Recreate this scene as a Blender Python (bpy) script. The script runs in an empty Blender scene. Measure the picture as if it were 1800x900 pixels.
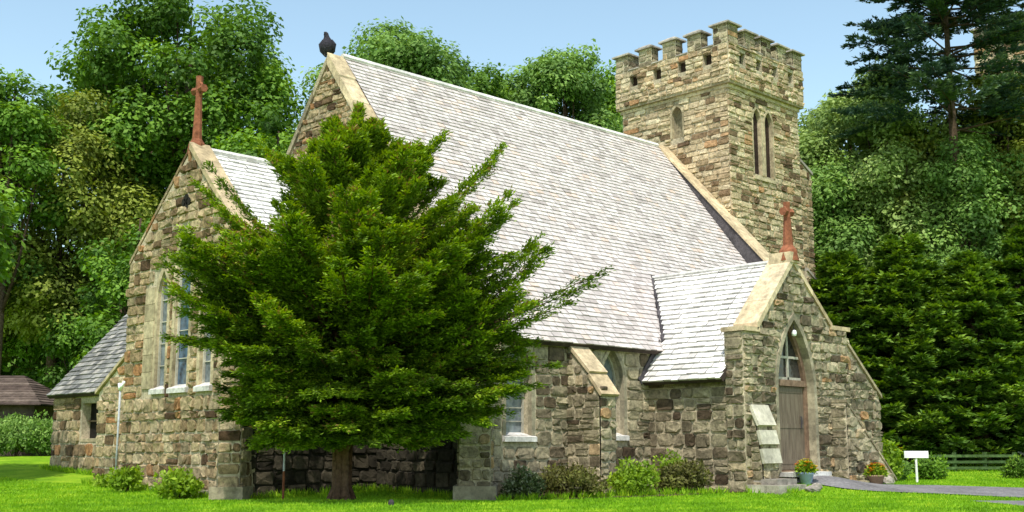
import bpy, math, random
import numpy as np
from mathutils import Vector, Matrix
from mathutils.geometry import tessellate_polygon

random.seed(7)
RNG = np.random.default_rng(11)
SC = bpy.context.scene
COL = SC.collection
TAU = math.tau

# ------------------------------------------------------------------ camera
cam_d = bpy.data.cameras.new('camera')
cam = bpy.data.objects.new('camera', cam_d); COL.objects.link(cam)
cam.location = (0, 0, 0)
cam.rotation_euler = (math.radians(90 + 9.32), 0, math.radians(45.9 - 90))
cam_d.sensor_width = 36; cam_d.lens = 2010 / 1800 * 36
cam_d.clip_end = 2000; cam_d.clip_start = 0.1
SC.camera = cam
FWD = (math.cos(math.radians(45.9)), math.sin(math.radians(45.9)))
RGT = (FWD[1], -FWD[0])
def dr(D, r):                      # ground-plan point at distance D ahead, r to the right
    return (D * FWD[0] + r * RGT[0], D * FWD[1] + r * RGT[1])

# ------------------------------------------------------------------ terrain height
def sm(a, b, t):
    t = min(1, max(0, (t - a) / (b - a))); return t * t * (3 - 2 * t)
def g(x, y):
    D = x * FWD[0] + y * FWD[1]
    z = -0.96 - 0.12 * sm(19, 21.8, D) + 0.11 * sm(23.0, 26.5, D) + 0.50 * sm(28.5, 41, D) + 0.12 * sm(42, 75, D)
    z += 0.24 * math.exp(-(((x - 23.1) / 1.3) ** 2 + ((y - 14.0) / 0.9) ** 2))
    z += 0.02 * math.sin(x * 0.9 + 1) * math.sin(y * 0.7)
    return z

# ------------------------------------------------------------------ materials
def nt(name):
    m = bpy.data.materials.new(name); m.use_nodes = True
    t = m.node_tree; t.nodes.clear()
    o = t.nodes.new('ShaderNodeOutputMaterial')
    return m, t, o
def N(t, typ, **kw):
    n = t.nodes.new(typ)
    for k, v in kw.items():
        if k in n.inputs: n.inputs[k].default_value = v
        else: setattr(n, k, v)
    return n
def ramp(t, stops, interp='LINEAR'):
    r = t.nodes.new('ShaderNodeValToRGB'); r.color_ramp.interpolation = interp
    e = r.color_ramp.elements
    while len(e) < len(stops): e.new(0.5)
    for i, (p, c) in enumerate(stops):
        e[i].position = p; e[i].color = (*c, 1)
    return r
def L(t, a, b): t.links.new(a, b)

def stone_mat(name, stops, dark=0.5, bump=0.6, scale=9, rough=0.95, gain=1.45, blot=(.75, 1.2)):
    m, t, o = nt(name)
    b = N(t, 'ShaderNodeBsdfPrincipled', Roughness=rough); b.inputs['Specular IOR Level'].default_value = 0.15
    at = N(t, 'ShaderNodeAttribute', attribute_name='tone')
    geo = N(t, 'ShaderNodeNewGeometry')
    n1 = N(t, 'ShaderNodeTexNoise', Scale=scale, Detail=6.0, Roughness=0.7)
    n2 = N(t, 'ShaderNodeTexNoise', Scale=1.3, Detail=3.0)
    L(t, geo.outputs['Position'], n1.inputs['Vector']); L(t, geo.outputs['Position'], n2.inputs['Vector'])
    r = ramp(t, stops); L(t, at.outputs['Fac'], r.inputs[0])
    mr = N(t, 'ShaderNodeMapRange'); mr.inputs[1].default_value = 0.3; mr.inputs[2].default_value = 0.7
    mr.inputs[3].default_value = dark; mr.inputs[4].default_value = gain
    L(t, n1.outputs['Fac'], mr.inputs[0])
    mr2 = N(t, 'ShaderNodeMapRange'); mr2.inputs[1].default_value = 0.3; mr2.inputs[2].default_value = 0.7
    mr2.inputs[3].default_value = blot[0]; mr2.inputs[4].default_value = blot[1]
    L(t, n2.outputs['Fac'], mr2.inputs[0])
    mu = N(t, 'ShaderNodeMath', operation='MULTIPLY'); L(t, mr.outputs[0], mu.inputs[0]); L(t, mr2.outputs[0], mu.inputs[1])
    vm = N(t, 'ShaderNodeVectorMath', operation='SCALE'); L(t, r.outputs[0], vm.inputs[0]); L(t, mu.outputs[0], vm.inputs['Scale'])
    L(t, vm.outputs[0], b.inputs['Base Color'])
    bp = N(t, 'ShaderNodeBump', Strength=bump, Distance=0.06); L(t, n1.outputs['Fac'], bp.inputs['Height'])
    L(t, bp.outputs[0], b.inputs['Normal']); L(t, b.outputs[0], o.inputs[0])
    return m

M = {}
M['stone'] = stone_mat('rubble_stone_tan', [(0, (.10, .06, .035)), (.12, (.22, .145, .08)), (.28, (.42, .31, .175)), (.55, (.54, .42, .25)), (.72, (.36, .28, .175)), (.88, (.62, .50, .32)), (.96, (.40, .25, .13)), (1, (.44, .22, .10))], dark=0.26, gain=1.16)
M['stone_grey'] = stone_mat('rubble_stone_grey', [(0, (.10, .07, .045)), (.15, (.22, .18, .12)), (.45, (.38, .32, .215)), (.65, (.48, .41, .27)), (.80, (.29, .25, .165)), (.93, (.55, .47, .31)), (1, (.42, .25, .12))], dark=0.30, gain=1.22)
M['stone_light'] = stone_mat('rubble_stone_cream', [(0, (.14, .09, .055)), (.1, (.28, .19, .11)), (.28, (.52, .40, .25)), (.55, (.66, .53, .34)), (.7, (.44, .34, .22)), (.86, (.72, .60, .41)), (.97, (.48, .32, .18)), (1, (.46, .25, .12))], dark=0.38, gain=1.34)
M['damp'] = stone_mat('damp_shaded_stone', [(0, (.02, .017, .012)), (.5, (.05, .043, .03)), (1, (.09, .075, .05))], dark=0.4)  # shade behind the yew put into the stone colour
M['damp_mortar'] = stone_mat('damp_mortar', [(0, (.03, .027, .02)), (1, (.05, .045, .033))], dark=0.5)  # mortar darkened the same way, shade painted into its colour
M['mortar'] = stone_mat('lime_mortar', [(0, (.40, .34, .24)), (1, (.52, .45, .33))], dark=0.5, scale=14, bump=0.4)
M['dressed'] = stone_mat('dressed_buff_stone', [(0, (.34, .28, .18)), (1, (.50, .41, .27))], dark=0.5, scale=7, bump=0.2)
M['surround'] = stone_mat('grey_window_stone', [(0, (.24, .21, .15)), (1, (.38, .33, .23))], dark=0.6, scale=8, bump=0.3)
M['coping'] = stone_mat('coping_stone', [(0, (.40, .31, .19)), (.5, (.52, .41, .26)), (1, (.60, .49, .33))], dark=0.55, scale=6, bump=0.3)
M['sill'] = stone_mat('pale_sill_stone', [(0, (.52, .50, .48)), (1, (.64, .62, .59))], dark=0.65, scale=9, bump=0.15)
M['pier'] = stone_mat('cream_pier_stone', [(0, (.44, .41, .33)), (1, (.55, .51, .41))], dark=0.7, scale=6, bump=0.2)
M['cap'] = stone_mat('merlon_cap_stone', [(0, (.28, .25, .22)), (1, (.42, .38, .32))], dark=0.5, scale=6, bump=0.3)
M['slate'] = stone_mat('weathered_slate', [(0, (.34, .30, .285)), (.15, (.44, .395, .38)), (.5, (.50, .45, .435)), (.93, (.555, .505, .49)), (.975, (.55, .45, .40)), (1, (.52, .41, .35))], dark=0.84, scale=7, gain=1.3, blot=(.93, 1.05), bump=0.15, rough=.7)
M['slate_bright'] = stone_mat('pale_porch_slate', [(0, (.44, .42, .40)), (.15, (.58, .56, .54)), (.6, (.68, .655, .635)), (1, (.74, .715, .695))], dark=0.86, scale=8, gain=1.3, blot=(.95, 1.04), bump=0.12, rough=.7)
M['slate_dark'] = stone_mat('dark_vestry_slate', [(0, (.12, .12, .12)), (.5, (.22, .22, .21)), (1, (.36, .34, .31))], dark=0.6, scale=5, bump=0.2, rough=.8)
M['shingle'] = stone_mat('brown_shingle', [(0, (.07, .05, .042)), (1, (.15, .115, .095))], dark=0.6, scale=4)
M['lead'] = stone_mat('dark_lead_flashing', [(0, (.05, .045, .05)), (1, (.09, .08, .085))], dark=0.6, scale=8, bump=.3)
M['terracotta'] = stone_mat('terracotta_cross', [(0, (.21, .075, .04)), (1, (.29, .11, .06))], dark=0.5, scale=9, bump=.3)
M['eave'] = stone_mat('dark_eave_timber', [(0, (.05, .035, .03)), (1, (.09, .07, .06))], scale=5, bump=.2)
M['bark'] = stone_mat('bark', [(0, (.07, .045, .03)), (1, (.13, .09, .06))], dark=.4, scale=11, bump=.9)
M['redbark'] = stone_mat('yew_bark', [(0, (.09, .045, .028)), (1, (.17, .10, .065))], dark=.4, scale=13, bump=.9)
M['frame'] = stone_mat('weathered_door_frame', [(0, (.16, .10, .065)), (1, (.24, .16, .11))], dark=.6, scale=8, bump=.3)
M['mullion'] = stone_mat('pale_mullion', [(0, (.34, .32, .27)), (1, (.44, .41, .34))], dark=.8, scale=8, bump=.1)
M['white'] = stone_mat('white_paint', [(0, (.80, .80, .80)), (1, (.82, .82, .82))], dark=.9, scale=5, bump=.05)
M['metal'] = stone_mat('galvanised_pipe', [(0, (.32, .34, .36)), (1, (.42, .44, .46))], dark=.8, scale=15, bump=.05, rough=.5)
M['fence'] = stone_mat('dark_green_fence_paint', [(0, (.05, .09, .03)), (1, (.08, .13, .045))], dark=.5, scale=6)
M['greywall'] = stone_mat('pale_grey_stone', [(0, (.36, .37, .34)), (1, (.5, .5, .46))], dark=.7, scale=3)
M['feather'] = stone_mat('black_feathers', [(0, (.02, .018, .025)), (1, (.05, .045, .06))], dark=.4, scale=25, bump=.6)
M['pot'] = stone_mat('glazed_pot', [(0, (.36, .44, .80)), (1, (.44, .52, .86))], dark=.8, scale=4, bump=.05, rough=.4)
M['claypot'] = stone_mat('clay_pot', [(0, (.30, .2, .14)), (1, (.36, .25, .17))], dark=.7, scale=4, bump=.1)
M['void'] = stone_mat('dark_interior', [(0, (.015, .013, .011)), (1, (.02, .018, .015))], dark=.6, scale=4)
M['louvre'] = stone_mat('dark_brick_louvre', [(0, (.035, .022, .018)), (1, (.06, .035, .025))], dark=.5, scale=7)

def wood_mat():
    m, t, o = nt('weathered_door_boards')
    b = N(t, 'ShaderNodeBsdfPrincipled', Roughness=.75)
    g_ = N(t, 'ShaderNodeNewGeometry'); mp = N(t, 'ShaderNodeMapping'); mp.inputs['Scale'].default_value = (9, 9, .9)
    n = N(t, 'ShaderNodeTexNoise', Scale=2.0, Detail=6.0, Roughness=.7)
    L(t, g_.outputs['Position'], mp.inputs[0]); L(t, mp.outputs[0], n.inputs['Vector'])
    r = ramp(t, [(.25, (.07, .05, .035)), (.5, (.145, .11, .075)), (.75, (.23, .19, .135))]); L(t, n.outputs['Fac'], r.inputs[0])
    L(t, r.outputs[0], b.inputs['Base Color'])
    bp = N(t, 'ShaderNodeBump', Strength=.4, Distance=.02); L(t, n.outputs['Fac'], bp.inputs['Height']); L(t, bp.outputs[0], b.inputs['Normal'])
    L(t, b.outputs[0], o.inputs[0]); return m
M['wood'] = wood_mat()
def glass_mat(name, c1, c2, rough=.12, lead=True, sc=9.0):
    m, t, o = nt(name)
    b = N(t, 'ShaderNodeBsdfPrincipled', Roughness=rough)
    g_ = N(t, 'ShaderNodeNewGeometry')
    n = N(t, 'ShaderNodeTexVoronoi', Scale=sc); L(t, g_.outputs['Position'], n.inputs['Vector'])
    n2 = N(t, 'ShaderNodeTexNoise', Scale=2.2, Detail=3.0); L(t, g_.outputs['Position'], n2.inputs['Vector'])
    ad = N(t, 'ShaderNodeMath', operation='MULTIPLY_ADD'); L(t, n.outputs['Distance'], ad.inputs[0]); ad.inputs[1].default_value = .5; L(t, n2.outputs['Fac'], ad.inputs[2])
    r = ramp(t, [(.4, c1), (.9, c2)]); L(t, ad.outputs[0], r.inputs[0])
    L(t, r.outputs[0], b.inputs['Base Color'])
    bp = N(t, 'ShaderNodeBump', Strength=.12, Distance=.02); L(t, n.outputs['Distance'], bp.inputs['Height']); L(t, bp.outputs[0], b.inputs['Normal'])
    L(t, b.outputs[0], o.inputs[0]); return m
M['glass'] = glass_mat('leaded_window_glass', (.07, .085, .10), (.20, .23, .25))
M['stained'] = glass_mat('stained_glass', (.02, .022, .03), (.10, .16, .24), sc=7.0)
M['darkglass'] = glass_mat('dark_fanlight_glass', (.012, .012, .012), (.05, .045, .04))

def leaf_mat(name, stops, trans=.35):
    m, t, o = nt(name)
    at = N(t, 'ShaderNodeAttribute', attribute_name='tone')
    r = ramp(t, stops); L(t, at.outputs['Fac'], r.inputs[0])
    b = N(t, 'ShaderNodeBsdfPrincipled', Roughness=.62); b.inputs['Specular IOR Level'].default_value = .25
    L(t, r.outputs[0], b.inputs['Base Color'])
    tr = N(t, 'ShaderNodeBsdfTranslucent')
    hs = N(t, 'ShaderNodeHueSaturation', Saturation=1.1, Value=1.3); hs.inputs['Hue'].default_value = .49
    L(t, r.outputs[0], hs.inputs['Color']); L(t, hs.outputs[0], tr.inputs[0])
    mx = N(t, 'ShaderNodeMixShader', Fac=trans); L(t, b.outputs[0], mx.inputs[1]); L(t, tr.outputs[0], mx.inputs[2])
    L(t, mx.outputs[0], o.inputs[0]); return m
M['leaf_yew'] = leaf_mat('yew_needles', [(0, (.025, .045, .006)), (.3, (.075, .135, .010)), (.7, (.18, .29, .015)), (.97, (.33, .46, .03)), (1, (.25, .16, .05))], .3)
M['leaf_olive'] = leaf_mat('olive_green_leaves', [(0, (.07, .10, .014)), (.5, (.20, .25, .035)), (1, (.38, .44, .07))], .3)
M['leaf_green'] = leaf_mat('rich_green_leaves', [(0, (.04, .09, .012)), (.5, (.12, .24, .025)), (1, (.25, .42, .04))], .3)
M['leaf_haze'] = leaf_mat('soft_green_leaves', [(0, (.07, .14, .03)), (.5, (.17, .30, .06)), (1, (.32, .48, .11))], .3)
M['leaf_grey'] = leaf_mat('grey_green_leaves', [(0, (.10, .16, .04)), (.5, (.26, .37, .09)), (1, (.46, .58, .2))], .3)
M['leaf_dark'] = leaf_mat('dark_conifer_needles', [(0, (.02, .05, .008)), (.5, (.085, .17, .018)), (1, (.24, .37, .035))], .2)
M['leaf_spruce'] = leaf_mat('spruce_needles', [(0, (.02, .05, .04)), (.5, (.045, .09, .06)), (1, (.13, .2, .07))], .15)
M['leaf_bright'] = leaf_mat('bright_shrub_leaves', [(0, (.09, .16, .01)), (.5, (.20, .33, .02)), (1, (.38, .52, .05))], .35)
M['leaf_brown'] = leaf_mat('bronze_shrub_leaves', [(0, (.05, .045, .02)), (.5, (.12, .12, .03)), (1, (.22, .24, .05))], .3)
M['leaf_silver'] = leaf_mat('silver_shrub_leaves', [(0, (.03, .05, .015)), (.6, (.09, .13, .04)), (1, (.5, .52, .4))], .2)
M['petal'] = leaf_mat('flower_petals', [(0, (.65, .10, .03)), (.35, (.75, .30, .06)), (.6, (.8, .6, .03)), (1, (.8, .75, .1))], .2)
M['petal_yellow'] = leaf_mat('yellow_flower_petals', [(0, (.7, .5, .02)), (1, (.85, .8, .08))], .2)
M['blade'] = leaf_mat('grass_blades', [(0, (.09, .22, .006)), (.5, (.23, .45, .012)), (1, (.48, .62, .04))], .35)

def ground_mat():
    m, t, o = nt('lawn_turf')
    b = N(t, 'ShaderNodeBsdfPrincipled', Roughness=.95); b.inputs['Specular IOR Level'].default_value = .1
    g_ = N(t, 'ShaderNodeNewGeometry')
    n = N(t, 'ShaderNodeTexNoise', Scale=.9, Detail=8.0, Roughness=.7); L(t, g_.outputs['Position'], n.inputs['Vector'])
    n2 = N(t, 'ShaderNodeTexNoise', Scale=22.0, Detail=4.0, Roughness=.8); L(t, g_.outputs['Position'], n2.inputs['Vector'])
    r = ramp(t, [(.3, (.10, .22, .010)), (.5, (.20, .38, .012)), (.7, (.36, .50, .03))]); L(t, n.outputs['Fac'], r.inputs[0])
    mr = N(t, 'ShaderNodeMapRange'); mr.inputs[1].default_value = .3; mr.inputs[2].default_value = .7; mr.inputs[3].default_value = .6; mr.inputs[4].default_value = 1.3
    L(t, n2.outputs['Fac'], mr.inputs[0])
    vm = N(t, 'ShaderNodeVectorMath', operation='SCALE'); L(t, r.outputs[0], vm.inputs[0]); L(t, mr.outputs[0], vm.inputs['Scale'])
    L(t, vm.outputs[0], b.inputs['Base Color'])
    bp = N(t, 'ShaderNodeBump', Strength=.8, Distance=.05); L(t, n2.outputs['Fac'], bp.inputs['Height']); L(t, bp.outputs[0], b.inputs['Normal'])
    L(t, b.outputs[0], o.inputs[0]); return m
M['ground'] = ground_mat()
M['asphalt'] = stone_mat('asphalt', [(0, (.15, .145, .15)), (1, (.20, .19, .195))], dark=.6, scale=14, bump=.3)

# ------------------------------------------------------------------ mesh builder
class MB:
    def __init__(s): s.v = []; s.f = []; s.m = []; s.t = []
    def add(s, vs, fs, mi=0, tone=None):
        if tone is None: tone = random.random()
        k = len(s.v); s.v += [tuple(p) for p in vs]; s.t += [tone] * len(vs)
        s.f += [tuple(i + k for i in q) for q in fs]; s.m += [mi] * len(fs)
    def box(s, x0, x1, y0, y1, z0, z1, mi=0, tone=None):
        vs = [(x, y, z) for z in (z0, z1) for y in (y0, y1) for x in (x0, x1)]
        s.add(vs, [(0, 2, 3, 1), (4, 5, 7, 6), (0, 1, 5, 4), (2, 6, 7, 3), (0, 4, 6, 2), (1, 3, 7, 5)], mi, tone)
    def prism(s, base, off, mi=0, tone=None):
        n = len(base); o = Vector(off)
        vs = list(base) + [tuple(Vector(p) + o) for p in base]
        s.add(vs, [tuple(range(n))[::-1], tuple(range(n, 2 * n))] + [(i, (i + 1) % n, n + (i + 1) % n, n + i) for i in range(n)], mi, tone)
    def tube(s, pts, rad, seg=8, mi=0, tone=None, cap=True):
        pts = [Vector(p) for p in pts]; vs = []; fs = []
        for i, p in enumerate(pts):
            d = (pts[min(i + 1, len(pts) - 1)] - pts[max(i - 1, 0)]).normalized()
            a = d.cross(Vector((0, 0, 1)) if abs(d.z) < .95 else Vector((1, 0, 0))).normalized(); b = d.cross(a)
            for k in range(seg):
                an = TAU * k / seg; vs.append(tuple(p + (a * math.cos(an) + b * math.sin(an)) * rad[i]))
        for i in range(len(pts) - 1):
            for k in range(seg):
                fs.append((i * seg + k, i * seg + (k + 1) % seg, (i + 1) * seg + (k + 1) % seg, (i + 1) * seg + k))
        if cap:
            fs.append(tuple(range(seg))[::-1]); fs.append(tuple(range((len(pts) - 1) * seg, len(pts) * seg)))
        s.add(vs, fs, mi, tone)
    def lathe(s, c, prof, seg=16, mi=0, tone=None):
        vs = [(c[0] + r * math.cos(TAU * k / seg), c[1] + r * math.sin(TAU * k / seg), c[2] + z) for r, z in prof for k in range(seg)]
        fs = [(i * seg + k, i * seg + (k + 1) % seg, (i + 1) * seg + (k + 1) % seg, (i + 1) * seg + k) for i in range(len(prof) - 1) for k in range(seg)]
        s.add(vs, fs, mi, tone)
    def build(s, name, mats, parent=None, smooth=False):
        me = bpy.data.meshes.new(name); me.from_pydata(s.v, [], s.f)
        if not isinstance(mats, (list, tuple)): mats = [mats]
        for m in mats: me.materials.append(m)
        me.polygons.foreach_set('material_index', s.m)
        a = me.attributes.new('tone', 'FLOAT', 'POINT'); a.data.foreach_set('value', s.t)
        if smooth: me.polygons.foreach_set('use_smooth', [True] * len(s.f))
        me.update()
        o = bpy.data.objects.new(name, me); COL.objects.link(o)
        if parent: o.parent = parent; o.matrix_parent_inverse = parent_inv(parent)
        return o
def parent_inv(p):
    m = Matrix.Identity(4); q = p
    chain = []
    while q: chain.append(q); q = q.parent
    w = Matrix.Identity(4)
    for q in reversed(chain): w = w @ q.matrix_parent_inverse @ q.matrix_basis
    return w.inverted()
def tag(o, label=None, cat=None, group=None, kind=None):
    if label: o['label'] = label
    if cat: o['category'] = cat
    if group: o['group'] = group
    if kind: o['kind'] = kind
    return o
def empty(name, loc, label, cat, group=None):
    o = bpy.data.objects.new(name, None); COL.objects.link(o); o.location = loc; o.empty_display_size = .3
    return tag(o, label, cat, group)

# ---- leaves: many small diamonds, fast
def leaf_object(name, P, D, Nn, ln, wd, tone, mat, parent=None):
    """P base points, D leaf directions, Nn leaf normals (n,3); ln, wd, tone (n,)"""
    n = len(P)
    D = D / (np.linalg.norm(D, axis=1, keepdims=True) + 1e-9)
    S = np.cross(D, Nn); S /= (np.linalg.norm(S, axis=1, keepdims=True) + 1e-9)
    ln = ln[:, None]; wd = wd[:, None]
    V = np.empty((n, 4, 3)); V[:, 0] = P; V[:, 2] = P + D * ln
    mid = P + D * ln * .5; V[:, 1] = mid + S * wd * .5; V[:, 3] = mid - S * wd * .5
    me = bpy.data.meshes.new(name)
    me.vertices.add(n * 4); me.vertices.foreach_set('co', V.reshape(-1).astype(np.float32))
    me.loops.add(n * 4); me.loops.foreach_set('vertex_index', np.arange(n * 4, dtype=np.int32))
    me.polygons.add(n); me.polygons.foreach_set('loop_start', np.arange(0, n * 4, 4, dtype=np.int32))
    me.polygons.foreach_set('loop_total', np.full(n, 4, dtype=np.int32))
    me.materials.append(mat)
    a = me.attributes.new('tone', 'FLOAT', 'POINT'); a.data.foreach_set('value', np.repeat(np.clip(tone, 0, 1), 4).astype(np.float32))
    me.update(calc_edges=True)
    o = bpy.data.objects.new(name, me); COL.objects.link(o)
    if parent: o.parent = parent; o.matrix_parent_inverse = parent_inv(parent)
    return o

# ------------------------------------------------------------------ masonry
class Frame:                       # u along the wall, v up, n outward
    def __init__(s, o, u, n): s.o = Vector(o); s.u = Vector(u); s.n = Vector(n); s.w = Vector((0, 0, 1))
    def p(s, u, v, d=0): return tuple(s.o + s.u * u + s.w * v + s.n * d)
def arch(c, w, z0, zs, za, k=7):   # pointed-arch outline, counter-clockwise from lower left
    h = w / 2; pts = [(c - h, z0), (c + h, z0)]
    H = za - zs; R = (h * h + H * H) / (2 * h)          # circle through spring and apex with its centre on the springing line
    a1 = math.atan2(H, R - h) if R > h else math.pi / 2
    for i in range(k + 1):
        a = a1 * i / k; pts.append((c + h - R + R * math.cos(a), zs + R * math.sin(a)))
    for i in range(k - 1, -1, -1):
        a = a1 * i / k; pts.append((c - h + R - R * math.cos(a), zs + R * math.sin(a)))
    return pts
def grow(c, w, z0, zs, za, m, down=0): return arch(c, w + 2 * m, z0 - down, zs, za + m * 1.35)
def panel(mb, fr, outline, holes, thick, mi=0, d=0, tone=None):
    polys = [[Vector((a, b, 0)) for a, b in outline]] + [[Vector((a, b, 0)) for a, b in h] for h in holes]
    flat = [p for q in polys for p in q]; tri = tessellate_polygon(polys); n = len(flat)
    vs = [fr.p(p.x, p.y, d) for p in flat] + [fr.p(p.x, p.y, d - thick) for p in flat]
    fs = [tuple(t) for t in tri] + [tuple(i + n for i in t[::-1]) for t in tri]
    k = 0
    for q in polys:
        m = len(q)
        for i in range(m): a = k + i; b = k + (i + 1) % m; fs.append((a, b, b + n, a + n))
        k += m
    mb.add(vs, fs, mi, tone)
def spans(poly, v):
    xs = []; n = len(poly)
    for i in range(n):
        (x0, y0), (x1, y1) = poly[i], poly[(i + 1) % n]
        if (y0 <= v) != (y1 <= v): xs.append(x0 + (v - y0) / (y1 - y0) * (x1 - x0))
    xs.sort(); return [[xs[i], xs[i + 1]] for i in range(0, len(xs) - 1, 2)]
def inter(A, B): return [[max(a, c), min(b, d)] for a, b in A for c, d in B if min(b, d) - max(a, c) > .04]
def sub(A, B):
    for c, d in B:
        R_ = []
        for a, b in A:
            if d <= a or c >= b: R_.append([a, b]); continue
            if c - a > .04: R_.append([a, c])
            if b - d > .04: R_.append([d, b])
        A = R_
    return A
def one_stone(mb, fr, u0, v0, u1, v1, depth, mi):
    gp = .011; u0 += gp; u1 -= gp; v0 += gp; v1 -= gp
    w, h = u1 - u0, v1 - v0
    if w < .03 or h < .03: return
    j = lambda s: random.uniform(-s, s)
    c = min(w, h) * random.choice((.10, .16, .24))
    pts = [(u0 + c, v0), (u1 - c, v0), (u1, v0 + c), (u1, v1 - c), (u1 - c, v1), (u0 + c, v1), (u0, v1 - c), (u0, v0 + c)]
    pts = [(a + j(.014), b + j(.012)) for a, b in pts]
    cu, cv = (u0 + u1) / 2, (v0 + v1) / 2
    dd = depth * random.uniform(.45, 1.25); ins = min(.022, min(w, h) * .11)
    r1 = []; tu, tv = j(.3), j(.3)
    for a, b in pts:
        q = 1 - ins / max(.04, math.hypot(a - cu, b - cv))
        r1.append((cu + (a - cu) * q, cv + (b - cv) * q, dd * (1 + tu * (a - cu) / w + tv * (b - cv) / h + j(.42))))
    vs = [fr.p(a, b, -.01) for a, b in pts] + [fr.p(*p) for p in r1] + [fr.p(cu + j(w * .3), cv + j(h * .3), dd * random.uniform(.8, 1.5))]
    fs = [(i, (i + 1) % 8, 8 + (i + 1) % 8, 8 + i) for i in range(8)] + [(8 + i, 8 + (i + 1) % 8, 16) for i in range(8)]
    mb.add(vs, fs, mi)
def masonry(mb, fr, outline, holes=(), rh=(.16, .30), rw=(.2, .5), depth=.05, mi=1, e0=.0, e1=.0):
    zmin = min(b for a, b in outline); zmax = max(b for a, b in outline)
    v = zmin
    while v < zmax - .05:
        h = random.uniform(*rh); a, b = v + .015, min(v + h, zmax) - .015
        if b <= a: break
        S = inter(spans(outline, a), spans(outline, b))
        H = []
        for q in holes:
            lo = min(y for x, y in q); hi = max(y for x, y in q)
            if b > lo and a < hi:
                for z in (max(a, lo + .001), min(b, hi - .001)): H += spans(q, z)
        S = sub(S, H)
        full = spans(outline, (a + b) / 2)
        for s0, s1 in S:
            u = s0 - (e0 if full and abs(s0 - full[0][0]) < .02 else 0); end = s1 + (e1 if full and abs(s1 - full[-1][1]) < .02 else 0)
            while u < end - .03:
                w = random.uniform(*rw) * (1.25 if random.random() < .15 else 1)
                if end - u - w < rw[0] * .7: w = end - u
                w = min(w, end - u)
                if h > rh[0] * 1.35 and random.random() < .22:
                    k = v + h * random.uniform(.4, .6)
                    one_stone(mb, fr, u, v, u + w, k, depth, mi); one_stone(mb, fr, u, k, u + w, v + h, depth, mi)
                else:
                    dv = random.uniform(-.012, .012)
                    one_stone(mb, fr, u, v + dv, u + w, min(v + h, zmax) + dv, depth, mi)
                u += w
        v += h
def wall(name, parts, mats, parent, **kw):
    """parts: list of (frame, outline, holes for the opening, holes for the stones, thickness, kwargs)"""
    mb = MB()
    for fr, out, holes, sh, th, k in parts:
        panel(mb, fr, out, holes, th, 0); masonry(mb, fr, out, sh, **k)
    return mb.build(name, mats, parent)
def ring(mb, fr, c, w, z0, zs, za, m, proud, thick=.1, mi=0, blocks=True):
    """dressed surround of an arched opening, in separate blocks"""
    inn = arch(c, w, z0, zs, za)[1:] + [(c - w / 2, z0)]; out = arch(c, w + 2 * m, z0, zs, za + m * 1.35)[1:] + [(c - w / 2 - m, z0)]
    def dens(P):                                   # split the long jambs
        a, b = P[0], P[1]; n = max(2, int((b[1] - a[1]) / .3)); J = [(a[0] + (b[0] - a[0]) * i / n, a[1] + (b[1] - a[1]) * i / n) for i in range(n)]
        c_, d = P[-2], P[-1]; K = [(c_[0] + (d[0] - c_[0]) * i / n, c_[1] + (d[1] - c_[1]) * i / n) for i in range(1, n + 1)]
        return J + P[1:-1] + K, n
    a, n1 = dens(inn); b, n2 = dens(out)
    nmin = min(len(a), len(b))
    for i in range(nmin - 1):
        p = proud + random.uniform(0, .012)
        q = [a[i], b[i], b[i + 1], a[i + 1]]
        mb.prism([fr.p(x, y, p) for x, y in q], fr.n * -(thick + p), mi)

S0 = Frame((0, 17, 0), (1, 0, 0), (0, -1, 0))       # nave south wall, u = x
def FE(x): return Frame((x - .004, 0, 0), (0, 1, 0), (-1, 0, 0))   # east-facing, u = y
def FS(y): return Frame((0, y, 0), (1, 0, 0), (0, -1, 0))
def FW(x): return Frame((x + .004, 0, 0), (0, 1, 0), (1, 0, 0))
def FN(y): return Frame((0, y, 0), (1, 0, 0), (0, 1, 0))
TAN = [M['mortar'], M['stone']]; LIGHT = [M['mortar'], M['stone_light']]; GREY = [M['mortar'], M['stone_grey']]

church = empty('stone_church', (20, 20, -1.05), 'grey and tan rubble stone church with battlemented tower, steep slate roofs and arched porch', 'church')

RY = 22.46; RZ = 9.37; SL = (RZ - 2.3) / (RY - 17)
XE, XW = 15.5, 28.4
# ---- nave
w1 = (16.66, .74, .17, 1.35, 2.12); w2 = (19.62, .74, .2, 1.35, 2.12)
def gable(y0, y1, zf, ya, za, zb=-1.4): return [(y0, zb), (y1, zb), (y1, zf), (ya, za), (y0, zf)]
sout = [(XE + .45, -1.4), (XW, -1.4), (XW, 2.32), (XE + .45, 2.32)]
wall('nave_wall', [
    (S0, [(XE, -1.4), (XW, -1.4), (XW, 2.30), (XE, 2.30)], [arch(*w1), arch(*w2)], [grow(*w1, .12, .12), grow(*w2, .12, .12)], .5, dict(mi=1, rw=(.22, .5), rh=(.18, .34), depth=.045, e0=.03)),
], GREY, church)
wall('nave_wall', [(FN(2 * RY - 17), [(XE + .46, -1.4), (XW, -1.4), (XW, 2.30), (XE + .46, 2.30)], [], [], .5, dict(rh=(.3, .5), rw=(.5, .9)))], GREY, church)
_lo = [(17.01, -1.4), (2 * RY - 17.01, -1.4), (2 * RY - 17.01, 2.2), (17.01, 2.2)]; _hi = [(17.01, 2.2), (2 * RY - 17.01, 2.2), (RY, RZ - .2)]
wall('gable_wall', [(FE(XE), _hi, [], [], .45, dict(mi=1, rh=(.12, .2), rw=(.2, .45)))], TAN, church)
wall('nave_end_wall', [(FE(XE), _lo, [], [], .45, dict(mi=1, rh=(.2, .34), rw=(.25, .5)))], [M['damp_mortar'], M['damp']], church)
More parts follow.
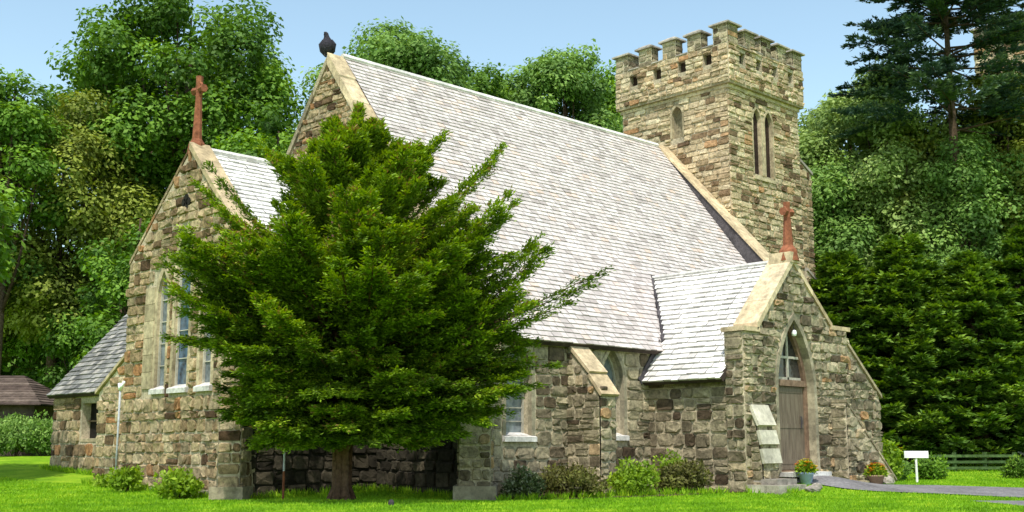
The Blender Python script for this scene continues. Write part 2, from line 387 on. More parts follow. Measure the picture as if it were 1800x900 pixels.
# west gable rises in a wedge above the roof
mb = MB(); wg = [(17.05, -1.4), (2 * RY - 17.05, -1.4), (2 * RY - 17.05, 3.5), (RY, RZ + .05), (17.05, 3.5)]
panel(mb, FW(XW + .4), wg, [], .4, 0); masonry(mb, FW(XW + .4), wg, rh=(.3, .5), rw=(.4, .8))
mb.build('gable_wall', TAN, church)
mb = MB()
for sg in (-1, 1):
    y1 = RY + sg * (RY - 17.0); ex = 17.02 if sg < 0 else y1
    # dark flashing face then pale coping strip
    mb.prism([(XW - .10, RY, RZ + .06), (XW - .10, y1, 2.35), (XW - .10, y1, 3.55)], (.08, 0, 0), 0)
    a = Vector((XW - .14, RY, RZ + .07)); b = Vector((XW - .14, y1, 3.56))
    mb.prism([a, b, b + Vector((0, 0, .10)), a + Vector((0, 0, .10))], (.62, 0, 0), 1)
mb.build('gable_coping', [M['lead'], M['coping']], church)
# ---- slates
def slates(mb, o, udir, sdir, nrm, U, Sx, clip=None, ex=.17, sw=.26, mi=0, th=.016, tone=None, lift=.022):
    """courses of lapped slates: o lower left corner at the eave, udir along, sdir up the slope. clip(u,s) -> keep"""
    o, udir, sdir, nrm = map(Vector, (o, udir, sdir, nrm)); rows = int(math.ceil(Sx / ex))
    for r in range(rows):
        s0 = r * ex - .0; s1 = min(Sx, s0 + ex * 1.15); u = -random.random() * sw
        if s1 - s0 < .03: continue
        while u < U:
            w = sw * random.uniform(.75, 1.2); a, b = max(0, u), min(U, u + w)
            if b - a > .02:
                l = lift * random.uniform(.7, 1.4); sj = random.uniform(-.012, .012)
                seg = [(a, b)]
                if clip: seg = clip(a, b, s0)
                for a_, b_ in seg:
                    if b_ - a_ < .02: continue
                    P_ = [o + udir * (a_ + .004) + sdir * (s0 + sj), o + udir * (b_ - .004) + sdir * (s0 + sj), o + udir * (b_ - .004) + sdir * s1, o + udir * (a_ + .004) + sdir * s1]
                    T_ = [P_[0] + nrm * (l + th), P_[1] + nrm * (l + th), P_[2] + nrm * (.004), P_[3] + nrm * (.004)]
                    mb.add(P_[:2] + T_, [(0, 1, 3, 2), (2, 3, 4, 5)], mi)
            u += w
def roof_part(name, mat, parent, quads, under, ridge=None, **kw):
    mb = MB()
    for q in quads: slates(mb, *q, **kw)
    for u in under: mb.prism(*u, mi=1, tone=.5)
    if ridge: 
        for r in ridge: mb.tube(*r, mi=2, tone=.8)
    return mb.build(name, [mat, M['eave'], M['sill']], parent)
cs = 1 / math.hypot(1, SL); sd = Vector((0, cs, SL * cs)); nn = Vector((0, -SL * cs, cs))
OV = .22
eaveS = Vector((XE + .42, 17 - OV, 2.3 - OV * SL + .03)); SLn = (RY - 17 + OV) / cs
sdN = Vector((0, -cs, SL * cs)); nnN = Vector((0, SL * cs, cs)); eaveN = Vector((XE + .42, 2 * RY - 17 + OV, 2.3 - OV * SL + .03))
def slab(o, u, s, n, U, Sx, t=.12):
    o = Vector(o) - Vector(n) * .005
    return ([o, o + Vector(u) * U, o + Vector(u) * U + Vector(s) * Sx, o + Vector(s) * Sx], Vector(n) * -t)
UX = Vector((1, 0, 0)); LN = XW - .12 - XE - .42
eaveS.z += .09; eaveN.z += .09
roof_part('nave_roof', M['slate'], church,
          [(eaveS, UX, sd, nn, LN, SLn - .06), (eaveN, UX, sdN, nnN, LN, SLn - .06)],
          [slab(eaveS, UX, sd, nn, LN, SLn - .07), slab(eaveN, UX, sdN, nnN, LN, SLn - .07)],
          ridge=[([(XE + .4, RY, RZ + .10), (XW - .12, RY, RZ + .10)], [.09, .09], 6)], ex=.15, sw=.24, lift=.013)
# east coping of the nave
def rake_coping(mb, a, b, w, d, t, mi=0, seg=.9):
    """a upper, b lower point on the wall top; w vector across the wall thickness, t height"""
    a, b = Vector(a), Vector(b); n = max(1, int(round((b - a).length / seg)))
    for i in range(n):
        p = a.lerp(b, i / n + .003); q = a.lerp(b, (i + 1) / n - .003); up = Vector((0, 0, t * random.uniform(.97, 1.06)))
        mb.prism([p, q, q + up, p + up], w, mi)
mb = MB()
for sg in (-1, 1):
    y1 = RY + sg * (RY - 17 + .25)
    rake_coping(mb, (XE - .06, RY, RZ - .19), (XE - .06, y1, RZ - .19 - (RY - 17 + .25) * SL), (.50, 0, 0), 0 if sg < 0 else 1, .30 if sg < 0 else .2, mi=0 if sg < 0 else 1)
mb.build('gable_coping', [M['coping'], M['stone_grey']], church)

# ---- windows (frame + glass + sill)
def window(fr, spec, depth, mat, parent, surr=.09, sillmat='sill', proud=.015, sm='surround', mull=True, mats=None, sill=True):
    c, w, z0, zs, za = spec
    mb = MB(); ring(mb, fr, c, w - .002, z0, zs, za, surr, proud)
    wn = mb.build('window', [M[sm]], parent)
    mb = MB(); panel(mb, fr, arch(c, w + .05, z0 - .03, zs, za + .03), [], .02, 0, -depth); mb.build('glass', [mat], wn)
    if mull:
        mb = MB()
        panel(mb, fr, arch(c, w - .004, z0, zs, za - .003), [arch(c, w - .07, z0 + .04, zs, za - .05)], .05, 0, -depth + .055)
        for k in range(1, 5):
            z = z0 + (zs - z0) * k / 4.2
            mb.prism([fr.p(c - w / 2 + .03, z, -depth + .03), fr.p(c + w / 2 - .03, z, -depth + .03), fr.p(c + w / 2 - .03, z + .018, -depth + .03), fr.p(c - w / 2 + .03, z + .018, -depth + .03)], fr.n * -.02)
        mb.build('glazing_frame', [M['mullion'] if mats is None else mats], wn)
    if sill:
        mb = MB()
        prof = [(-depth + .002, z0 + .06), (.09, z0 - .03), (.09, z0 - .13), (-.05, z0 - .13), (-depth + .002, z0 - .02)]
        base = [fr.p(c - w / 2 - .09, b, a) for a, b in prof]; mb.prism(base, fr.u * (w + .18))
        mb.build('sill', [M[sillmat]], wn)
    return wn
window(S0, w1, .27, M['glass'], church); window(S0, w2, .27, M['glass'], church)

# ---- nave buttress with two weatherings
def buttress_s(x0, x1, yb, steps, name='buttress', mats=GREY, capmat='coping', zb=-1.4):
    """steps: list of (projection, z where this stage ends, z where the sloping cap meets the next stage)"""
    prof = [(0, zb)]; prof.append((steps[0][0], zb)); caps = []
    for i, (p, z, zt) in enumerate(steps):
        nxt = steps[i + 1][0] if i + 1 < len(steps) else 0
        prof += [(p, z), (nxt, zt)]; caps.append((p, z, nxt, zt))
    mb = MB()
    for xx, sg in ((x0, -1), (x1, 1)):
        fr = Frame((xx, yb, 0), (0, -1, 0), (sg, 0, 0)); panel(mb, fr, prof, [], .02, 0); masonry(mb, fr, prof, rh=(.16, .28), rw=(.18, .4), depth=.035)
    zl = zb
    for p, z, zt in steps:
        fr = FS(yb - p); o = [(x0, zl), (x1, zl), (x1, z), (x0, z)]; panel(mb, fr, o, [], .02, 0); masonry(mb, fr, o, rh=(.18, .28), rw=(.2, .4), depth=.04); zl = zt - .02
    b = mb.build(name, mats, church)
    for p, z, q, zt in caps:
        mb = MB(); d = Vector((0, -(p - q), z - zt)); L_ = d.length; d.normalize(); nrm = Vector((0, -d.z * -1, 0))
        nrm = d.cross(Vector((1, 0, 0))); nrm = nrm if nrm.z > 0 else -nrm
        a = Vector((x0 - .04, yb - q, zt)) + nrm * .01; e = a + d * (L_ + .05)
        mb.prism([a, e, e + nrm * .07, a + nrm * .07], ((x1 - x0) + .08, 0, 0)); mb.build('weathering', [M[capmat]], b)
    return b
buttress_s(18.12, 18.62, 17, [(.95, 1.02, 1.42), (.62, 1.5, 2.12)])
# diagonal corner buttresses
def diag_buttress(cx, cy, ang, w, L_, zt, zp, mats, capz):
    u = Vector((math.cos(ang), math.sin(ang), 0)); s = Vector((-u.y, u.x, 0)); o = Vector((cx, cy, 0)) - u * .35
    mb = MB(); ex = L_ + .35
    fr = Frame(o + u * ex - s * w / 2, s, u); face = [(0, -1.4), (w, -1.4), (w, zt), (0, zt)]; panel(mb, fr, face, [], .02); masonry(mb, fr, face, rh=(.18, .3), rw=(.2, .42), depth=.04)
    pr = [(0, -1.4), (ex, -1.4), (ex, zt), (0, capz)]
    for sg in (-1, 1):
        fr = Frame(o + s * (w / 2 * sg), u, s * sg); panel(mb, fr, pr, [], .02); masonry(mb, fr, pr, rh=(.18, .3), rw=(.2, .42), depth=.035)
    b = mb.build('buttress', mats, church)
    mb = MB(); a = o - s * (w / 2 + .05) + Vector((0, 0, capz + .01)); e = o + u * (ex + .07) - s * (w / 2 + .05) + Vector((0, 0, zt + .01)); up = Vector((0, 0, .11))
    mb.prism([a, e, e + up, a + up], s * (w + .1)); mb.build('weathering', [M['dressed']], b)
    mb = MB(); fr = Frame(o + u * (ex + .1) - s * (w / 2 + .1), s, u)
    pl = [o + u * .2 - s * (w / 2 + .1), o + u * (ex + .12) - s * (w / 2 + .1), o + u * (ex + .12) + s * (w / 2 + .1), o + u * .2 + s * (w / 2 + .1)]
    mb.prism([p + Vector((0, 0, -1.4)) for p in pl], (0, 0, 1.4 + zp), 0, .5); mb.build('plinth', [M['surround']], b)
    return b
diag_buttress(15.5, 17.0, math.radians(225), .62, .75, 1.2, -.80, GREY, 1.75)
diag_buttress(12.0, 20.2, math.radians(222), .46, .42, 1.55, -.82, TAN, 1.75)

# ---- chancel
CX, CY0, CY1, CA = 12.0, 20.2, 25.2, 22.55; CT = 6.42
cw = [(23.5, .46, 1.2, 3.25, 3.8), (22.60, .64, 1.2, 3.75, 4.5), (21.52, .46, 1.2, 3.25, 3.8)]
surr = [(20.95, 1.2), (24.25, 1.2), (24.2, 3.7), (23.75, 4.05), (22.6, 5.0), (21.45, 4.05), (21.0, 3.7)]
cout = [(CY0, -1.4), (CY1, -1.4), (CY1, 4.12), (CA, CT), (CY0, 4.08)]
wall('chancel_wall', [
    (FE(CX), cout, [arch(*w) for w in cw], [grow(*w, .13, .13) for w in cw] + [[(23.66, 1.2), (24.32, 1.2), (24.32, 3.45), (23.66, 3.7)]], .45, dict(rh=(.17, .33), rw=(.22, .5), depth=.055)),
    (FN(CY1 - .01), [(CX + .01, -1.4), (XE, -1.4), (XE, 3.95), (CX + .01, 3.95)], [], [], .4, dict(rh=(.2, .33), rw=(.25, .5))),
], TAN, church)
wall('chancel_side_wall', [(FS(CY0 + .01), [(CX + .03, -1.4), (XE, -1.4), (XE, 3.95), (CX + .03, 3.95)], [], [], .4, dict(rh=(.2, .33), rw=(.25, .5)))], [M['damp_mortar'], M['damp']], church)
mb = MB()                                                # smooth dressed jamb left of the triplet
for k in range(6):
    z = 1.2 + k * .38; mb.prism([FE(CX).p(y, zz, .03 + random.uniform(0, .01)) for y, zz in ((23.84, z), (24.30, z), (24.30, z + .37), (23.84, z + .37))], (.1, 0, 0))
mb.build('dressed_jamb', [M['dressed']], church)
for i, w in enumerate(cw): window(FE(CX), w, .11, M['stained'] if i == 1 else M['glass'], church, surr=.12, sm='dressed')
mb = MB()                                                # small quatrefoil niche high in the gable
nf = FE(CX)
for dy, dz in ((0, 0), (.1, .08), (-.1, .08), (0, .17)):
    pts = [nf.p(22.6 + dy + .09 * math.cos(a), 5.15 + dz + .09 * math.sin(a), .055) for a in [TAU * k / 10 for k in range(10)]]
    mb.prism(pts, (.03, 0, 0))
mb.build('quatrefoil', [M['void']], church)
CSL = (CT - 4.05) / (CA - CY0); c2 = 1 / math.hypot(1, CSL)
sS, nS = Vector((0, c2, CSL * c2)), Vector((0, -CSL * c2, c2)); sN, nN = Vector((0, -c2, CSL * c2)), Vector((0, CSL * c2, c2))
oS = Vector((CX + .42, CY0 - .2, 4.05 - .2 * CSL)); LS = (CA - CY0 + .2) / c2
CA2 = CY1; LN2 = (CY1 - CA + .2) / c2; oN = Vector((CX + .42, CY1 + .2, CT - (CY1 + .2 - CA) * CSL))
roof_part('chancel_roof', M['slate_bright'], church, [(oS, UX, sS, nS, XE - CX - .38, LS - .02), (oN, UX, sN, nN, XE - CX - .38, LN2 - .02)],
          [slab(oS, UX, sS, nS, XE - CX - .38, LS - .03), slab(oN, UX, sN, nN, XE - CX - .38, LN2 - .03)],
          ridge=[([(CX + .4, CA, CT + .04), (XE + .0, CA, CT + .04)], [.07, .07], 6)], ex=.16, sw=.25)
mb = MB()
rake_coping(mb, (CX - .07, CA, CT + .01), (CX - .07, CY0 - .16, CT + .01 - (CA - CY0 + .16) * CSL), (.5, 0, 0), 0, .15)
mb.box(CX - .06, CX + .40, CY0 - .34, CY0 + .06, 3.86, 4.02)
mb.build('gable_coping', [M['coping']], church)
mb = MB(); rake_coping(mb, (CX - .02, CA + .02, CT + .01), (CX - .02, CY1 + .05, 4.12), (.44, 0, 0), 0, .09, seg=.5); mb.build('gable_coping', [M['stone']], church)
# raking buttress on the far side of the chancel gable
pr = [(CY1 + .01, -1.4), (26.55, -1.4), (26.55, 1.2), (CY1 + .01, 1.95)]
wall('buttress', [(FE(CX + .03), pr, [], [], .45, dict(rh=(.2, .33), rw=(.25, .5)))], TAN, church)
mb = MB(); rake_coping(mb, (CX - .04, CY1 - .0, 1.97), (CX - .04, 26.66, 1.16), (.5, 0, 0), 0, .08); mb.build('weathering', [M['dressed']], church)
mb = MB(); mb.box(CX - .10, CX + .01, CY0 - .02, 26.6, -1.4, -.93); mb.build('plinth', [M['cap']], church)

# ---- vestry
VX = 14.3; VY1 = 34.6
vw = [(31.3, .15), (32.6, .15), (32.6, 1.15), (31.3, 1.15)]
wall('vestry_wall', [(FE(VX), [(25.0, -1.4), (VY1, -1.4), (VY1, 1.5), (25.0, 1.5)], [vw], [[(31.2, .05), (32.7, .05), (32.7, 1.25), (31.2, 1.25)]], .4, dict(rh=(.25, .42), rw=(.3, .7), depth=.05)),
                     (FN(VY1), [(VX, -1.4), (VX + 5, -1.4), (VX + 5, 1.5), (VX + 2.4, 4.25), (VX, 1.5)], [], [], .3, dict(rh=(.3, .5), rw=(.4, .8))),
                     (FS(26.0), [(VX + .4, -1.4), (VX + 5, -1.4), (VX + 5, 1.5), (VX + 2.4, 4.25), (VX + .4, 1.9)], [], [], .3, dict(rh=(.3, .5), rw=(.4, .8)))], TAN, church)
mb = MB(); mb.box(VX + .25, VX + .27, 31.2, 32.7, .1, 1.2); o = mb.build('window', [M['void']], church)
mb = MB(); mb.box(VX + .2, VX + .24, 31.92, 31.98, .15, 1.15); mb.box(VX + .19, VX + .23, 31.3, 32.6, .62, .67); mb.build('glazing_bar', [M['frame']], o)
mb = MB(); mb.box(VX - .02, VX + .2, 31.25, 32.65, .05, .14); mb.build('sill', [M['dressed']], o)
vs_ = (4.3 - 1.42) / 2.6; c3 = 1 / math.hypot(1, vs_)
vo = Vector((VX - .2, 25.25, 1.42)); VL = 2.6 / c3
roof_part('vestry_roof', M['slate_dark'], church,
          [(vo, (0, 1, 0), (c3, 0, vs_ * c3), (-vs_ * c3, 0, c3), VY1 + .15 - 25.25, VL), (Vector((VX + 5.0, 26, 1.42)), (0, 1, 0), (-c3, 0, vs_ * c3), (vs_ * c3, 0, c3), VY1 + .15 - 26, VL)],
          [slab(vo, (0, 1, 0), (c3, 0, vs_ * c3), (-vs_ * c3, 0, c3), VY1 + .15 - 25.25, VL), slab(Vector((VX + 5.0, 26, 1.42)), (0, 1, 0), (-c3, 0, vs_ * c3), (vs_ * c3, 0, c3), VY1 + .15 - 26, VL)],
          ridge=[([(VX + 2.4, 26, 4.34), (VX + 2.4, VY1 + .15, 4.34)], [.07, .07], 6)], ex=.2, sw=.3)

# ---- tower (also used for the second tower far off)
def tower(ox, oy, parent, windows=True, detail=True):
    X0, X1, Y0, Y1 = ox, ox + 3.95, oy, oy + 4.3
    ZB = 11.12; ZP = 12.42
    bw = [(X0 + 1.50, .44, 8.45, 10.2, 10.62), (X0 + 2.16, .44, 8.45, 10.2, 10.62)]
    ew = (Y0 + 2.0, .42, 9.75, 10.5, 10.8)
    kw = dict(rh=(.13, .24), rw=(.22, .55), depth=.045) if detail else dict(rh=(.3, .4), rw=(.4, .7))
    sq = lambda a, b, z0=-1.4, z1=ZB: [(a, z0), (b, z0), (b, z1), (a, z1)]
    t = wall('tower', [
        (FS(Y0), sq(X0, X1), [arch(*w) for w in bw], [grow(*w, .06, .05) for w in bw] + [[(X0 + 1.28, 8.45), (X0 + 2.38, 8.45), (X0 + 2.38, 10.3), (X0 + 1.28, 10.3)]], .4, dict(kw, e0=.04)),
        (FE(X0), sq(Y0 + .01, Y1 - .01), [arch(*ew)], [grow(*ew, .06, .05)], .4, kw),
        (FW(X1), sq(Y0 + .01, Y1 - .01), [], [], .4, dict(rh=(.3, .5), rw=(.4, .8))),
        (FN(Y1), sq(X0, X1), [], [], .4, dict(rh=(.3, .5), rw=(.4, .8)))], LIGHT, parent)
    mb = MB()
    for w in bw: ring(mb, FS(Y0), w[0], w[1] - .002, w[2], w[3], w[4], .07, .02)
    mb.prism([FS(Y0).p(x, z, .015) for x, z in ((X0 + 1.79, 8.45), (X0 + 1.87, 8.45), (X0 + 1.87, 10.2), (X0 + 1.79, 10.2))], (0, .1, 0))
    mb.prism([(X0 + 1.2, Y0 - .08, 8.36), (X0 + 2.46, Y0 - .08, 8.36), (X0 + 2.46, Y0 + .3, 8.44), (X0 + 1.2, Y0 + .3, 8.44)], (0, 0, -.1))
    wn = mb.build('belfry_window', [M['dressed']], t)
    mb = MB()
    for w in bw: panel(mb, FS(Y0), arch(w[0], w[1] + .06, w[2] - .05, w[3], w[4] + .02), [], .02, 0, -.12)
    wn2 = mb.build('louvre', [M['louvre']], t)
    mb = MB(); ring(mb, FE(X0), ew[0], ew[1] - .002, ew[2], ew[3], ew[4], .08, .02); mb.build('blind_window', [M['dressed']], t)
    mb = MB(); panel(mb, FE(X0), arch(ew[0], ew[1] + .05, ew[2] - .03, ew[3], ew[4] + .02), [], .02, 0, -.22); mb.build('blind_panel', [M['stone_grey']], t)
    # parapet on a projecting belt
    o = .16; A0, A1, B0, B1 = X0 - o, X1 + o, Y0 - o, Y1 + o
    mb = MB()
    for zz, k in ((ZB - .12, .10), (ZB, .0)):
        mb.box(A0 + k, A1 - k, B0 + k, B1 - k, zz, zz + .115 if k else zz + .06)
    mb.build('belt_course', [M['dressed']], t)
    def side_pos(a, b):                       # five merlons with four gaps, the outer ones on the corners
        n = 5; m = .58; gap = (b - a - n * m) / (n - 1); return [(a + i * (m + gap), a + i * (m + gap) + m) for i in range(n)]
    sx, sy = side_pos(A0, A1), side_pos(B0, B1)
    gx = [((sx[i][1] + sx[i + 1][0]) / 2) for i in range(4)]; gy = [((sy[i][1] + sy[i + 1][0]) / 2) for i in range(4)]
    Z0 = ZB + .06
    nich = lambda c: [(c - .16, Z0 + .66), (c + .16, Z0 + .66), (c + .16, Z0 + 1.04), (c - .16, Z0 + 1.04)]
    pk = dict(rh=(.14, .22), rw=(.2, .42), depth=.05)
    wall('parapet', [
        (FS(B0), sq(A0, A1, Z0, ZP), [nich(c) for c in gx], [nich(c) for c in gx], .3, pk),
        (FE(A0), sq(B0 + .01, B1 - .01, Z0, ZP), [nich(c) for c in gy], [nich(c) for c in gy], .3, pk),
        (FW(A1), sq(B0 + .01, B1 - .01, Z0, ZP), [], [], .3, dict(rh=(.3, .5), rw=(.4, .8))),
        (FN(B1), sq(A0, A1, Z0, ZP), [], [], .3, dict(rh=(.3, .5), rw=(.4, .8)))], LIGHT, t)
    mb = MB(); mb.box(A0 + .17, A1 - .17, B0 + .17, B1 - .17, Z0, Z0 + 1.08); mb.build('parapet_core', [M['louvre']], t)
    done = set()
    for i, (a, b) in enumerate(sx):
        for j, (c, d) in enumerate(sy):
            if i not in (0, 4) and j not in (0, 4): continue
            th = .36
            xa, xb = (a, b) if (j in (0, 4)) else ((A0, A0 + th) if i == 0 else (A1 - th, A1))
            ya, yb = (c, d) if (i in (0, 4)) else ((B0, B0 + th) if j == 0 else (B1 - th, B1))
            if i in (0, 4) and j in (0, 4):
                xa, xb, ya, yb = a, b, c, d
            hgt = random.uniform(.55, .59) + (.05 if i == 0 and j == 0 else 0)
            mb = MB(); e = .012
            for fr, l, h_ in ((FS(ya + e), xa, xb), (FE(xa + e), ya, yb), (FW(xb - e), ya, yb), (FN(yb - e), xa, xb)):
                ol = [(l + e, ZP), (h_ - e, ZP), (h_ - e, ZP + hgt), (l + e, ZP + hgt)]
                panel(mb, fr, ol, [], .05, 0); masonry(mb, fr, ol, rh=(.15, .24), rw=(.2, .5), depth=.022)
            mo = mb.build('merlon', [M['mortar'], M['stone_grey']], t)
            mb = MB(); k = .09; zt = ZP + hgt; q = Vector(((xa + xb) / 2, (ya + yb) / 2, 0))
            lo = [(xa - k, ya - k, zt + .05), (xb + k, ya - k, zt + .05), (xb + k, yb + k, zt + .05), (xa - k, yb + k, zt + .05)]
            hi = [tuple(q.lerp(Vector((x, y, 0)), .35) + Vector((0, 0, zt + .17))) for x, y, z in lo]
            bt = [(x, y, zt) for x, y, z in lo]
            mb.add(bt + lo + hi, [(3, 2, 1, 0), (8, 9, 10, 11)] + [(s + i_, s + (i_ + 1) % 4, s + 4 + (i_ + 1) % 4, s + 4 + i_) for s in (0, 4) for i_ in range(4)])
            mb.build('merlon_cap', [M['cap']], t)
    # crenel sills
    for c in gx: mb = MB(); mb.prism([(c - .22, B0 - .04, ZP), (c - .22, B0 + .36, ZP), (c - .22, B0 + .36, ZP + .1), (c - .22, B0 - .04, ZP + .04)], (.44, 0, 0)); mb.build('crenel_sill', [M['cap']], t)
    for c in gy: mb = MB(); mb.prism([(A0 - .04, c - .22, ZP), (A0 + .36, c - .22, ZP), (A0 + .36, c - .22, ZP + .1), (A0 - .04, c - .22, ZP + .04)], (0, .44, 0)); mb.build('crenel_sill', [M['cap']], t)
    return t
TX, TY = 28.82, 20.03
tower(TX, TY, church)
# tower side buttress, two stages
for x1_, zt, zh, yq in ((TX + 3.95 + .68, 8.95, 9.3, TY), (TX + 3.95 + 1.05, 5.0, 5.6, TY - .1)):
    o = [(TX + 3.96, -1.4), (x1_, -1.4), (x1_, zt), (TX + 3.96, zh)]
    mb = MB(); panel(mb, FS(yq), o, [], .6); masonry(mb, FS(yq), o, rh=(.15, .28), rw=(.2, .42), depth=.05)
    oo = [(yq + .02, -1.4), (yq + .58, -1.4), (yq + .58, zt), (yq + .02, zt)]; masonry(mb, FW(x1_), oo, rh=(.2, .3), rw=(.2, .4), depth=.05)
    bt = mb.build('buttress', TAN, church)
    mb = MB(); mb.prism([(TX + 3.96, yq - .05, zh + .01), (x1_ + .07, yq - .05, zt - .01), (x1_ + .07, yq - .05, zt + .09), (TX + 3.96, yq - .05, zh + .1)], (0, .68, 0)); mb.build('weathering', [M['cap']], bt)

# ---- porch
PF, PX0, PX1, PA = 14.3, 20.85, 25.2, 22.85
PZ = 4.12; dw = (22.84, 1.50, -.62, 1.15, 2.82)
SP = FS(PF)
pout = [(PX0, -1.4), (PX1, -1.4), (PX1, 2.68), (24.45, 2.72), (PA + .06, PZ), (21.36, 2.46), (PX0, 2.42)]
wall('porch_wall', [
    (SP, pout, [arch(*dw)], [grow(*dw, .13, .0)], .5, dict(rh=(.15, .28), rw=(.17, .42), depth=.06, e0=.02, e1=.02)),
    (FE(PX0), [(PF + .02, -1.4), (PF + .5, -1.4), (PF + .5, 2.42), (PF + .02, 2.42)], [], [], .3, dict(rh=(.16, .28), rw=(.2, .46), depth=.045)),
    (FE(PX0 + .04), [(PF + .5, -1.4), (17.0, -1.4), (17.0, 1.36), (PF + .5, 1.36)], [], [], .4, dict(rh=(.2, .34), rw=(.25, .5), depth=.045)),
    (FW(PX1), [(PF + .02, -1.4), (17.0, -1.4), (17.0, 1.4), (PF + .5, 1.4), (PF + .5, 2.66), (PF + .02, 2.66)], [], [], .4, dict(rh=(.2, .34), rw=(.25, .5), depth=.045)),
], GREY, church)
PS = 1.25; c4 = 1 / math.hypot(1, PS)
# east slope: eave at x=20.6, z=1.3; runs up to ridge; clipped by nave roof
ex0 = 20.62; ez0 = PZ - .02 - (PA - ex0) * PS; U_ = 19.2 - PF - .45
po = Vector((ex0, PF + .45, ez0 + .08)); s4 = Vector((c4, 0, PS * c4)); n4 = Vector((-PS * c4, 0, c4)); PL = (PA - ex0) / c4
def pclip(a, b, s):
    z = po.z + s * PS * c4 + .02
    ylim = 17.0 if z < 2.36 else 17.0 + (z - 2.36) / SL
    return [(a, min(b, ylim - po.y))]
po2 = Vector((2 * PA - ex0, PF + .45, ez0 + .08)); s5 = Vector((-c4, 0, PS * c4)); n5 = Vector((PS * c4, 0, c4))
yr = 17.0 + (PZ - 2.3) / SL
def poly_slab(o, s, n, t=.1):
    e = Vector((0, 1, 0)); q = [o, o + e * (17.0 - o.y - .0)]
    sm_ = (2.36 - o.z) / (PS * c4); q += [o + s * sm_ + e * (17.0 - o.y), o + s * PL + e * (yr - o.y), o + s * PL]
    return ([p - n * .006 for p in q], n * -t)
roof_part('porch_roof', M['slate_bright'], church, [(po, (0, 1, 0), s4, n4, U_, PL - .02), (po2, (0, 1, 0), s5, n5, U_, PL - .02)],
          [poly_slab(po, s4, n4), poly_slab(po2, s5, n5)], ridge=[([(PA, PF + .4, PZ + .08), (PA, yr + .05, PZ + .08)], [.06, .06], 6)], ex=.165, sw=.26, clip=pclip, lift=.032)
# dark valley flashing and verge where the porch roof meets the nave
mb = MB()
vb = Vector((ex0 + (2.36 - ez0 - .08) / PS, 16.95, 2.36)); vt = Vector((PA, yr, PZ + .06))
for i in range(14):
    a = vb.lerp(vt, i / 14); b = vb.lerp(vt, (i + 1.15) / 14)
    j = Vector((random.uniform(-.02, .02), random.uniform(-.02, .02), 0)); up = Vector((-.05, -.03, .08))
    mb.prism([a + j + Vector((-.07, 0, -.06)), b + j + Vector((-.07, 0, -.06)), b + j + up, a + j + up], (.10, -.02, .0))
a = Vector((ex0 - .03, 17 - .06, ez0 + .03)); b = Vector((vb.x - .03, 17 - .06, 2.30))
mb.prism([a, b, b + Vector((-.10, 0, .12)), a + Vector((-.10, 0, .12))], (0, .05, 0))
mb.build('valley_flashing', [M['lead']], church)
mb = MB()
rake_coping(mb, (PA + .02, PF - .07, PZ + .02), (21.30, PF - .07, 2.45), (0, .64, 0), 0, .17)
rake_coping(mb, (PA + .02, PF - .05, PZ + .02), (24.5, PF - .05, 2.70), (0, .58, 0), 0, .13)
mb.box(PX0 - .06, 21.40, PF - .07, PF + .55, 2.43, 2.53); mb.box(24.42, PX1 + .07, PF - .07, PF + .55, 2.69, 2.79)
mb.box(PA - .14, PA + .2, PF - .09, PF + .5, PZ + .02, PZ + .26)
mb.build('gable_coping', [M['coping']], church)
# weathered pier beside the door
buttress_s(20.98, 21.56, PF, [(.30, -.38, -.12), (.24, .02, .27), (.18, .41, .80)], capmat='pier', zb=-1.3)
mb = MB()
mb.box(20.78, 21.85, PF - .8, PF - .02, -1.3, -.86); mb.box(20.95, 21.7, PF - .66, PF - .02, -.86, -.74)
mb.build('plinth', [M['cap']], church)
# raking buttress at the far corner
o = [(PX1 + .01, -1.4), (26.75, -1.4), (26.75, 1.15), (PX1 + .01, 2.42)]
wall('buttress', [(FS(PF + .06), o, [], [], .5, dict(rh=(.16, .3), rw=(.2, .45), depth=.06))], GREY, church)
mb = MB(); rake_coping(mb, (PX1 + .0, PF + .0, 2.43), (26.82, PF + .0, 1.12), (0, .56, 0), 0, .09); mb.build('weathering', [M['dressed']], church)
o = [(24.3, -1.3), (26.45, -1.3), (26.45, -.85), (24.3, .95)]
wall('buttress', [(FS(PF - .42), o, [], [], .5, dict(rh=(.16, .3), rw=(.2, .45), depth=.06)), (FE(24.3), [(PF - .42, -1.3), (PF, -1.3), (PF, .9), (PF - .42, .9)], [], [], .05, dict(rh=(.16, .3), rw=(.2, .42)))], GREY, church)
mb = MB(); rake_coping(mb, (24.28, PF - .45, .96), (26.5, PF - .45, -.90), (0, .5, 0), 0, .06, seg=.35); mb.build('weathering', [M['stone_grey']], church)
# door
mb = MB(); ring(mb, SP, dw[0], dw[1] - .002, dw[2], dw[3], dw[4], .11, .03, thick=.3); mb.build('door_surround', [M['surround']], church)
mb = MB(); panel(mb, SP, arch(dw[0], dw[1] - .004, dw[2], dw[3], dw[4] - .004), [arch(dw[0], dw[1] - .22, dw[2] + .03, dw[3], dw[4] - .18)], .12, 0, -.16)
mb.prism([SP.p(22.15, 1.30, -.15), SP.p(23.52, 1.30, -.15), SP.p(23.52, 1.44, -.15), SP.p(22.15, 1.44, -.15)], (0, .1, 0))
door = mb.build('door', [M['frame']], church)
mb = MB()
for k in range(7):
    x = 22.2 + k * .184
    mb.prism([SP.p(x, -.58, -.21 + random.uniform(-.006, .006)), SP.p(x + .176, -.58, -.21), SP.p(x + .176, 1.29, -.21), SP.p(x, 1.29, -.21)], (0, .06, 0))
for z in (-.45, .35, 1.15): mb.prism([SP.p(22.24, z, -.20), SP.p(23.44, z, -.20), SP.p(23.44, z + .1, -.20), SP.p(22.24, z + .1, -.20)], (0, .02, 0))
mb.build('door_leaf', [M['wood']], door)
